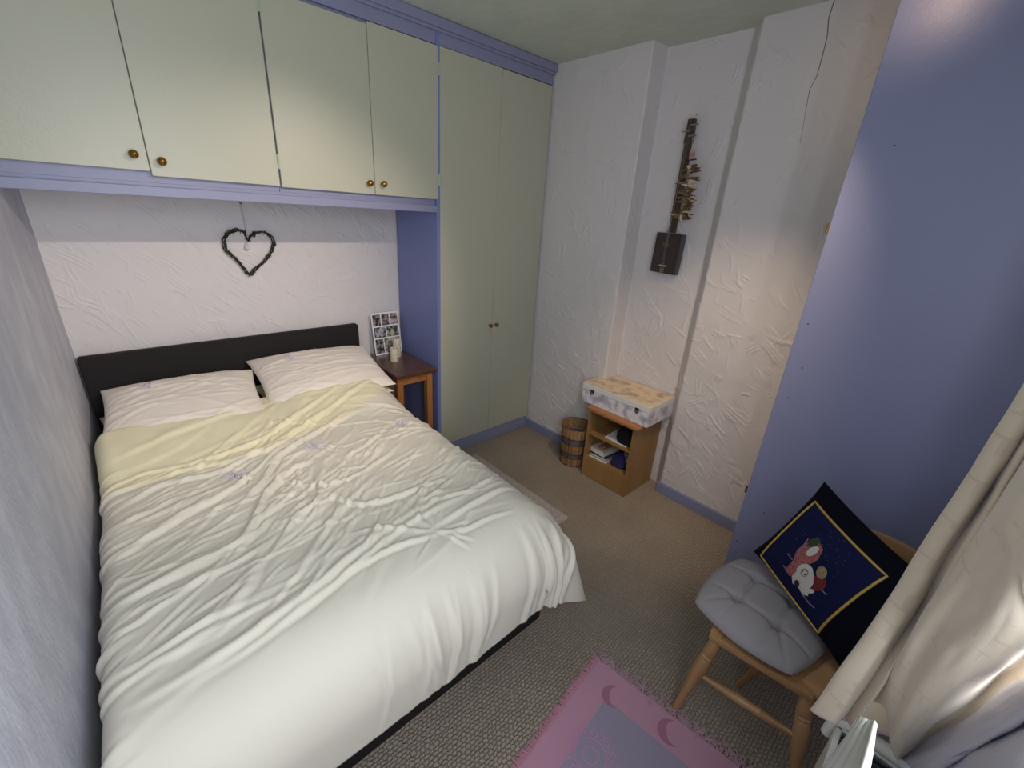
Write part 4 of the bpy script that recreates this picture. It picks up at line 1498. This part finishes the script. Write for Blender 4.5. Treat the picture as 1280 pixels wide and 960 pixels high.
def turned(a, b, prof, name, m='pine', n=16):
    a = Vector(a); b = Vector(b)
    d_ = b - a
    q = d_.to_track_quat('Z', 'Y').to_matrix().to_4x4()
    MB().lathe([(r, t * d_.length) for t, r in prof], n, Matrix.Translation(a) @ q).build(name, m, ch, smooth=True)


LEGP = [(0.0, 0.0), (0.0, 0.011), (0.04, 0.0115), (0.3, 0.014), (0.34, 0.0165), (0.37, 0.0145), (0.40, 0.0175), (0.44, 0.020), (0.60, 0.0215), (0.72, 0.0215), (0.745, 0.0180), (0.765, 0.0215), (0.79, 0.018), (0.81, 0.0215), (0.86, 0.020), (0.95, 0.0185), (1.0, 0.018), (1.0, 0.0)]
LEGF = LEGP
footA = at(843, 886, 2, 0.0)
turned((footA.x, footA.y, 0.002), (FL_.x + 0.012, FL_.y - 0.002, SZ - 0.026), LEGF, 'leg')
fb = Vector((FR_.x - 0.035, FR_.y - 0.050, 0.002))
turned(fb, (FR_.x + 0.012, FR_.y + 0.004, SZ - 0.026), LEGF, 'leg')
turned((1.352, 0.150, 0.002), (1.318, 0.075, SZ - 0.020), [(t, r * 0.85) for t, r in LEGF], 'leg')
turned((1.47, -0.135, 0.002), (1.42, -0.085, SZ - 0.020), [(t, r * 0.85) for t, r in LEGF], 'leg')
STR = [(0, 0.0), (0.0, 0.007), (0.2, 0.010), (0.24, 0.013), (0.27, 0.010), (0.30, 0.0135), (0.5, 0.0145), (0.60, 0.013), (0.63, 0.016), (0.66, 0.012), (0.69, 0.013), (1.0, 0.007), (1.0, 0)]
sA = at(880, 842, 2, 0.165); sB = at(1003, 915, 2, 0.165)
lA = Vector((footA.x, footA.y, 0)).lerp(Vector((FL_.x + 0.012, FL_.y, SZ)), 0.5)
lB = Vector((fb.x, fb.y, 0)).lerp(Vector((FR_.x + 0.012, FR_.y, SZ)), 0.5)
turned(lA, lB, STR, 'stretcher')
turned((1.336, 0.115, 0.16), (1.445, -0.11, 0.16), STR, 'stretcher')
# backrest: two posts, spindles, curved top rail
for py in (0.045, -0.110):
    turned((1.445, py, SZ), (1.535, py * 1.1, 0.64), [(0, 0), (0, 0.014), (0.5, 0.016), (0.9, 0.012), (1, 0.011), (1, 0)], 'back_post')
for py in (0.006, -0.033, -0.072):
    turned((1.45, py, SZ), (1.545, py * 1.1, 0.64), [(0, 0), (0, 0.008), (0.4, 0.010), (1, 0.006), (1, 0)], 'spindle', n=10)
tr = MB()
pts = []
for k in range(11):
    t_ = k / 10
    yy = 0.060 - 0.20 * t_
    pts.append((1.545 - 0.03 * (2 * t_ - 1) ** 2 + 0.01, yy))
poly = [(x_, y_) for x_, y_ in pts] + [(x_ + 0.018, y_) for x_, y_ in pts[::-1]]
tr.prism(poly, 0.632, 0.684)
tr.build('top_rail', 'pine_y', ch, label='curved wooden top rail')
finish(ch)

# seat pad: puffy tufted grey cushion
pad_c = at(955, 757, 2, 0.385)
nP = 70
u = np.linspace(-1, 1, nP)
U, V = np.meshgrid(u, u, indexing='ij')
tufts = [(-0.33, 0.33), (-0.33, -0.33), (0.36, 0.33), (0.36, -0.33)]
body_ = ((1 - np.abs(U) ** 3.2) * (1 - np.abs(V) ** 3.2)).clip(0) ** 0.5
H_ = 0.046 * body_
for a, b_ in tufts:
    H_ -= 0.020 * np.exp(-((U - a) ** 2 + (V - b_) ** 2) / 0.010)


def crease(a, b, depth=0.010, w=0.035):
    global H_
    a = np.array(a); b = np.array(b); d_ = b - a
    t_ = np.clip(((U - a[0]) * d_[0] + (V - a[1]) * d_[1]) / (d_ @ d_), 0, 1)
    D = np.hypot(U - a[0] - t_ * d_[0], V - a[1] - t_ * d_[1])
    H_ -= depth * np.exp(-(D / w) ** 2) * body_


crease(tufts[0], tufts[1]); crease(tufts[2], tufts[3]); crease(tufts[0], tufts[2]); crease(tufts[1], tufts[3])
crease(tufts[0], (-0.8, 0.75), 0.006); crease(tufts[1], (-0.9, -0.8), 0.006); crease(tufts[0], (-0.35, 0.95), 0.006); crease(tufts[1], (-0.4, -0.95), 0.007)
crease(tufts[2], (0.35, 0.95), 0.005); crease(tufts[1], (-0.95, -0.3), 0.005); crease(tufts[0], (-0.95, 0.35), 0.005)
sqr = 1 - 0.17 * (np.abs(U * V)) ** 1.6
Xp = 0.190 * U * sqr; Yp = 0.178 * V * sqr
top = np.stack([Xp, Yp, H_], -1)
bot = np.stack([Xp, Yp, -0.024 * body_ - 0.001], -1)
pad = two_sided('seat_pad', top, bot, 'pad')
pad.location = (pad_c.x + 0.005, pad_c.y, SZ + 0.030)
pad.rotation_euler = (0, rd(-2), rd(-5))
tag(pad, 'grey tufted cotton seat pad on the low pine chair', 'cushion')
for a, b_ in tufts:
    i = int((a + 1) / 2 * (nP - 1)); j = int((b_ + 1) / 2 * (nP - 1))
    q = Vector(top[i, j])
    MB().lathe([(0, 0.002), (0.004, 0.001), (0.005, -0.001), (0, -0.002)], 10, Matrix.Translation(q)).build('tuft', 'pad_crease', pad, smooth=True)

# navy cushion leaning on the chair back
PL = at(945, 693, 0, 1.480); PT = at(1026, 598, 0, 1.565)
PB = at(1060, 848, 2, 0.386)
PL = Vector(PL); PT = Vector(PT); PB = Vector(PB)
eu = (PB - PL); ev = (PT - PL)
sz_u = eu.length; sz_v = ev.length
eun = eu.normalized(); evn = (ev - ev.dot(eun) * eun).normalized()
nn = eun.cross(evn).normalized()
if nn.dot(CAM - PL) < 0: nn = -nn
side_len = 0.355
ctr = PL + eu / 2 + ev / 2
topc, botc = pillow_grid(sz_u, sz_v, 0.125, n=50, pinch=0.07, wr=0.0012, seed=21, power=2.2)


def to_world(A, off=0.0):
    out = np.zeros_like(A)
    for k in range(3):
        out[..., k] = ctr[k] + eun[k] * A[..., 0] + evn[k] * A[..., 1] + nn[k] * (A[..., 2] + off)
    return out


cu = two_sided('throw_cushion', to_world(topc), to_world(botc), 'navy')
tag(cu, 'dark navy cushion with gold border and embroidered winter figures on the pine chair', 'cushion')


def cpt(a, b, off=0.002):
    """a,b in 0..1 (a from left corner to bottom corner, b from left corner to top corner)"""
    n = topc.shape[0]
    fa = np.clip(a, 0, 1) * (n - 1); fb_ = np.clip(b, 0, 1) * (n - 1)
    i = min(int(fa), n - 2); j = min(int(fb_), n - 2)
    x = fa - i; y = fb_ - j
    q = topc[i, j] * (1 - x) * (1 - y) + topc[i + 1, j] * x * (1 - y) + topc[i, j + 1] * (1 - x) * y + topc[i + 1, j + 1] * x * y
    return ctr + eun * q[0] + evn * q[1] + nn * (q[2] + off)


A0, A1, B0, B1 = 0.095, 0.765, 0.06, 0.84
ap_, bp_ = np.meshgrid(np.linspace(A0, A1, 36), np.linspace(B0, B1, 36), indexing='ij')
PP = np.zeros(ap_.shape + (3,))
for i in range(36):
    for j in range(36):
        PP[i, j] = cpt(ap_[i, j], bp_[i, j], 0.0022)
pn = grid_object('front_panel', PP, 'navy_panel', cu)
if Vector(pn.data.polygons[0].normal).dot(nn) < 0: pn.data.flip_normals()
bd = MB()
loop = [(A0 + (A1 - A0) * t_, B0) for t_ in np.linspace(0, 1, 16)] + [(A1, B0 + (B1 - B0) * t_) for t_ in np.linspace(0, 1, 16)][1:] + \
       [(A1 - (A1 - A0) * t_, B1) for t_ in np.linspace(0, 1, 16)][1:] + [(A0, B1 - (B1 - B0) * t_) for t_ in np.linspace(0, 1, 16)][1:]
bd.tube([cpt(a, b_, 0.002) for a, b_ in loop], 0.0036, 6)
bd.build('gold_border', 'gold', cu, smooth=True, label='gold cord border')


def patch(poly, m, name, off=0.004, label=None):
    """filled shape on the cushion; poly in (a,b)"""
    ca = sum(p_[0] for p_ in poly) / len(poly); cb = sum(p_[1] for p_ in poly) / len(poly)
    vs = [cpt(ca, cb, off)]
    n = len(poly)
    for s_ in (0.5, 1.0):
        for p_ in poly:
            vs.append(cpt(ca + (p_[0] - ca) * s_, cb + (p_[1] - cb) * s_, off))
    fs = [(0, 1 + k, 1 + (k + 1) % n) for k in range(n)] + [(1 + k, 1 + n + k, 1 + n + (k + 1) % n, 1 + (k + 1) % n) for k in range(n)]
    return MB().add(vs, fs).build(name, m, cu, label=label)


# picture coordinates: unproject photo points to cushion (a,b)
def ab(u, v):
    d = Rm @ np.array([(u - 640) / FPX, (v - 480) / FPX, 1.0])
    d = Vector(d)
    p0 = ctr + nn * 0.035
    t_ = (p0 - CAM).dot(nn) / d.dot(nn)
    q = CAM + d * t_ - PL
    return (q.dot(eun) / sz_u, q.dot(evn) / sz_v)


th_white = mat('cream_wool_stitch', (206, 202, 196), 0.9, bump=0.6, bscale=500)
th_red = mat('faded_red_wool_stitch', (142, 66, 66), 0.9, color2=(176, 112, 108), nscale=160, bump=0.6, bscale=500)
th_deep = mat('deep_red_wool_stitch', (122, 36, 34), 0.9, color2=(92, 30, 36), nscale=160, bump=0.6, bscale=500)
th_green = mat('green_wool_stitch', (48, 66, 48), 0.9, bump=0.6, bscale=500)
th_tan = mat('tan_wool_stitch', (176, 146, 108), 0.9, color2=(120, 120, 96), nscale=200, bump=0.6, bscale=500)
th_grey = mat('lilac_wool_stitch', (126, 116, 146), 0.9)
th_dark = mat('dark_wool_stitch', (34, 28, 40), 0.9)
P_ = lambda pts: [ab(*p_) for p_ in pts]
blob = lambda u, v, ru, rv, n=14, rot=0: P_([(u + ru * math.cos(t_) * math.cos(rot) - rv * math.sin(t_) * math.sin(rot), v + ru * math.cos(t_) * math.sin(rot) + rv * math.sin(t_) * math.cos(rot)) for t_ in np.linspace(0, 2 * math.pi, n, endpoint=False)])
patch(P_([(990, 718), (1003, 707), (1008, 694), (1020, 684), (1037, 684), (1042, 694), (1036, 707), (1026, 712), (1012, 714), (1003, 727), (996, 726)]), th_red, 'stitched_coat', 0.0040)
patch(blob(1029, 696, 9, 5, rot=-0.5), th_white, 'stitched_beard', 0.0052)
patch(P_([(1021, 689), (1024, 681), (1034, 678), (1039, 682), (1036, 688), (1028, 691)]), th_green, 'stitched_sack', 0.0050)
patch(blob(1036, 736, 11, 10), th_deep, 'stitched_jacket', 0.0044)
patch(blob(1041, 723, 7, 8), th_tan, 'stitched_toy', 0.0052)
patch(P_([(1000, 727), (1010, 719), (1024, 716), (1031, 724), (1030, 737), (1024, 744), (1021, 752), (1013, 750), (1008, 741), (1000, 736)]), th_white, 'stitched_white_body', 0.0048)
patch(blob(1019, 722, 11.5, 10.5), th_white, 'stitched_white_head', 0.0056)
patch(blob(1019, 723, 5.5, 5.5), th_tan, 'stitched_face', 0.0064)
patch(blob(1019.5, 723.5, 3.8, 3.8), th_white, 'stitched_face', 0.0070)
patch(blob(1020, 725, 1.5, 1.5, 8), th_dark, 'stitched_nose', 0.0076)
patch(blob(1017, 721, 0.8, 0.9, 8), th_dark, 'stitched_eye', 0.0076)
patch(blob(1022, 720.5, 0.8, 0.9, 8), th_dark, 'stitched_eye', 0.0076)
patch(blob(1007, 736, 4, 4.5), th_dark, 'stitched_mitten', 0.0062)
patch(blob(1026, 746, 5, 3), th_white, 'stitched_foot', 0.0056)
for (u0, v0, u1_, v1_) in ((1012, 749, 1022, 762), (995, 698, 1002, 706), (988, 713, 996, 722), (1040, 744, 1046, 751), (1008, 700, 1022, 680), (1022, 762, 1028, 767)):
    a = ab(u0, v0); b_ = ab(u1_, v1_)
    MB().tube([cpt(*a, 0.004), cpt((a[0] + b_[0]) / 2, (a[1] + b_[1]) / 2, 0.004), cpt(*b_, 0.004)], 0.0018, 5).build('stitched_line', th_grey, cu)
fl_ = MB()
r = random.Random(4)
for k in range(150):
    u = r.uniform(1002, 1075); v = r.uniform(668, 738)
    if u < 1030 and v > 684: continue
    if (u - 1035) ** 2 / 1600 + (v - 700) ** 2 / 1100 > 1: continue
    a = ab(u, v)
    fl_.lathe([(0, 0.0006), (0.0009, 0), (0, -0.0006)], 5, Matrix.Translation(cpt(*a, 0.0035)))
so = fl_.build('stitched_snow', th_grey, cu); so['kind'] = 'stuff'

# ================================================================== RADIATOR
rad = thing('radiator', 'white radiator with dark top grille under the curtain', 'radiator', (0.6, YW, 0.1))
RZ = 0.600
RY0, RY1 = YW + 0.012, -0.075
MB().box(0.20, 0.905, RY1 - 0.012, RY1, 0.14, RZ - 0.012, 0.004, 2).build('front_panel', 'radiator', rad, smooth=True)
MB().box(0.20, 0.905, RY0, RY0 + 0.010, 0.14, RZ - 0.012, 0.004, 2).build('back_panel', 'radiator', rad, smooth=True)
MB().box(0.20, 0.900, RY0 + 0.012, RY1 - 0.014, RZ - 0.06, RZ - 0.030).build('fins', 'grille', rad)
gr = MB()
for k in range(46):
    x_ = 0.215 + k * 0.015
    gr.box(x_, x_ + 0.005, RY0 + 0.010, RY1 - 0.012, RZ - 0.030, RZ - 0.010)
gr.build('grille', 'grille', rad, label='dark slotted top grille')
MB().tube([(0.918, RY0 + 0.004, RZ - 0.004), (0.918, RY0 + 0.05, RZ - 0.002), (0.918, RY1 - 0.03, RZ - 0.002), (0.918, RY1 + 0.004, RZ - 0.010), (0.918, RY1 + 0.006, RZ - 0.06)], [0.012, 0.014, 0.014, 0.013, 0.011], 14).build('end_pipe', 'radiator', rad, smooth=True, label='rounded white end pipe')
MB().box(0.905, 0.920, RY0 + 0.01, RY1 - 0.01, 0.14, RZ - 0.012, 0.003, 1).build('end_panel', 'radiator', rad)
kp = at(1082, 903, 2, RZ + 0.02)
MB().lathe([(0, -0.02), (0.010, -0.02), (0.010, -0.004), (0.014, 0.0), (0.0145, 0.008), (0.011, 0.014), (0, 0.016)], 18, Matrix.Translation((0.925, -0.118, RZ + 0.012))).build('valve_cap', 'radiator', rad, smooth=True, label='round white valve cap')
MB().box(0.25, 0.29, RY0 - 0.004, RY1, 0.004, 0.14).build('foot', 'radiator', rad)
MB().box(0.82, 0.86, RY0 - 0.004, RY1, 0.004, 0.14).build('foot', 'radiator', rad)
finish(rad)

# ================================================================== CURTAIN
def col(pxs, xs):
    if not hasattr(xs, '__len__'): xs = [xs] * len(pxs)
    return [at(u_, v_, 0, x_) for (u_, v_), x_ in zip(pxs, xs)]


cols = []
c1 = col([(1280, 500), (1215, 598), (1150, 700), (1085, 795), (1018, 888)], 0.83)
c0_ = [Vector((0.90, -0.17, p_.z)) for p_ in c1]
cols.append(c0_)
cols.append(c1)
cols.append(col([(1284, 516), (1224, 612), (1163, 712), (1102, 812), (1040, 903)], 0.800))
cols.append(col([(1286, 533), (1230, 626), (1171, 722), (1113, 816), (1056, 893)], 0.845))
cols.append(col([(1290, 545), (1236, 638), (1178, 733), (1120, 828), (1066, 910)], 0.800))
cols.append(col([(1292, 560), (1240, 650), (1183, 740), (1124, 826), (1084, 880)], 0.850))
cols.append(col([(1294, 565), (1240, 652), (1178, 738), (1132, 822), (1110, 885)], [0.70, 0.71, 0.73, 0.77, 0.83]))
cols.append(col([(1300, 610), (1250, 688), (1195, 765), (1146, 840), (1113, 925)], [0.63, 0.65, 0.69, 0.75, 0.84]))
cols.append(col([(1318, 670), (1270, 735), (1214, 803), (1160, 868), (1117, 940)], [0.58, 0.60, 0.65, 0.73, 0.86]))
cols.append(col([(1340, 735), (1290, 785), (1228, 838), (1168, 893), (1120, 948)], [0.60, 0.62, 0.67, 0.76, 0.89]))
cols.append(col([(1345, 760), (1292, 806), (1232, 855), (1172, 903), (1123, 950)], [0.70, 0.72, 0.78, 0.85, 0.93]))
cols.append(col([(1350, 800), (1292, 850), (1234, 888), (1175, 922), (1128, 954)], [0.70, 0.72, 0.78, 0.85, 0.93]))


def cloth(cols, name, m, parent=None, up=True, wrinkle=0.0012, nz=90, ns=160, seed=0):
    C_ = np.array([[list(p_) for p_ in c_] for c_ in cols])   # (nc, nr, 3), rows top->bottom
    if up:
        tops = C_[:, :1].copy()
        d_ = 2.14 - tops[..., 2]
        a = tops.copy(); a[..., 2] += d_ * 0.5
        b = tops.copy(); b[..., 2] += d_
        b[..., 1] -= 0.022
        a[..., 1] -= 0.014
        C_ = np.concatenate([b, a, C_], 1)

    def smooth_axis(A, n, axis):
        A = np.moveaxis(A, axis, 0)
        m_ = len(A)
        t_ = np.linspace(0, m_ - 1, n)
        out = np.zeros((n,) + A.shape[1:])
        for q_, tt in enumerate(t_):
            i = min(int(tt), m_ - 2); f = tt - i
            p0 = A[max(i - 1, 0)]; p1 = A[i]; p2 = A[i + 1]; p3 = A[min(i + 2, m_ - 1)]
            out[q_] = 0.5 * ((2 * p1) + (-p0 + p2) * f + (2 * p0 - 5 * p1 + 4 * p2 - p3) * f * f + (-p0 + 3 * p1 - 3 * p2 + p3) * f ** 3)
        return np.moveaxis(out, 0, axis)
    Q = smooth_axis(C_, nz, 1)
    Q = smooth_axis(Q, ns, 0)
    N_ = np.cross(np.gradient(Q, axis=0), np.gradient(Q, axis=1))
    N_ /= np.linalg.norm(N_, axis=-1, keepdims=True) + 1e-9
    Q = Q + N_ * (smooth_noise(Q.shape[:2], 11, wrinkle * 1.6) + smooth_noise(Q.shape[:2], 5, wrinkle * 0.5))[..., None]
    w = np.cumsum(np.concatenate([np.zeros((1, nz)), np.linalg.norm(np.diff(Q, axis=0), axis=-1)]), 0)
    h = Q[..., 2]
    UV = np.stack([np.broadcast_to(w[:, nz // 2][:, None], w.shape), h, np.zeros_like(h)], -1)
    return grid_object(name, Q, m, parent, attrs={'cloth_uv': UV}, back=0.0025)


cur = thing('curtain', 'cream jacquard curtain hanging in folds at the right edge over the radiator', 'curtain', (0.8, -0.12, 0.6))
cloth(cols, 'drape', 'curtain', cur)
lcols = [col([(1352, 815), (1294, 848), (1236, 884), (1178, 918), (1130, 951)], [0.66, 0.68, 0.74, 0.82, 0.91]),
         col([(1362, 830), (1300, 862), (1244, 898), (1188, 930), (1138, 957)], [0.60, 0.62, 0.67, 0.75, 0.85]),
         col([(1372, 845), (1306, 880), (1250, 916), (1196, 948), (1150, 972)], [0.58, 0.60, 0.65, 0.72, 0.82]),
         col([(1378, 860), (1306, 893), (1250, 922), (1200, 950), (1158, 976)], [0.64, 0.66, 0.71, 0.78, 0.86]),
         col([(1384, 868), (1308, 898), (1254, 926), (1204, 953), (1166, 980)], [0.60, 0.62, 0.66, 0.72, 0.80]),
         col([(1395, 900), (1320, 930), (1270, 965), (1220, 1000), (1180, 1020)], [0.54, 0.56, 0.60, 0.66, 0.74]),
         col([(1420, 960), (1350, 1000), (1300, 1040), (1250, 1060), (1210, 1080)], [0.54, 0.56, 0.60, 0.66, 0.72])]
cloth(lcols, 'lining', 'lining', cur, seed=2, ns=120).__setitem__('label', 'lilac grey lining turned back over the radiator')
MB().tube([(0.95, -0.175, 2.16), (-0.1, -0.175, 2.16)], 0.012, 10).build('curtain_rail', 'frame', cur)
finish(cur)

# white ribbed cloth hanging beside the radiator end
st = []
a0 = [at(1088, 899, 1, -0.062), at(1072, 925, 1, -0.060), at(1052, 958, 1, -0.058), at(1030, 1000, 1, -0.056)]
a1 = [at(1092, 901, 1, -0.066), at(1088, 930, 1, -0.066), at(1082, 962, 1, -0.066), at(1072, 1000, 1, -0.066)]
a2 = [at(1082, 903, 1, -0.062), at(1062, 930, 1, -0.058), at(1036, 962, 1, -0.052), at(1008, 1000, 1, -0.050)]
strip = []
nR = 33
Q = np.zeros((nR, 24, 3))
A2 = np.array([list(p_) for p_ in a2]); A1_ = np.array([list(p_) for p_ in a1])
for i in range(nR):
    f = i / (nR - 1)
    for j in range(24):
        tj = 3 * j / 23
        pa = np.array([np.interp(tj, range(4), A2[:, k]) for k in range(3)])
        pb = np.array([np.interp(tj, range(4), A1_[:, k]) for k in range(3)])
        q = pa * (1 - f) + pb * f
        q[1] += 0.0028 * math.cos(f * 2 * math.pi * 7) * (0.4 + tj / 3) + 0.004 * math.sin(f * 6)
        Q[i, j] = q
o = grid_object('hanging_cloth', Q, 'knit', back=0.003)
tag(o, 'white ribbed cloth strip hanging at the radiator end under the curtain', 'cloth')
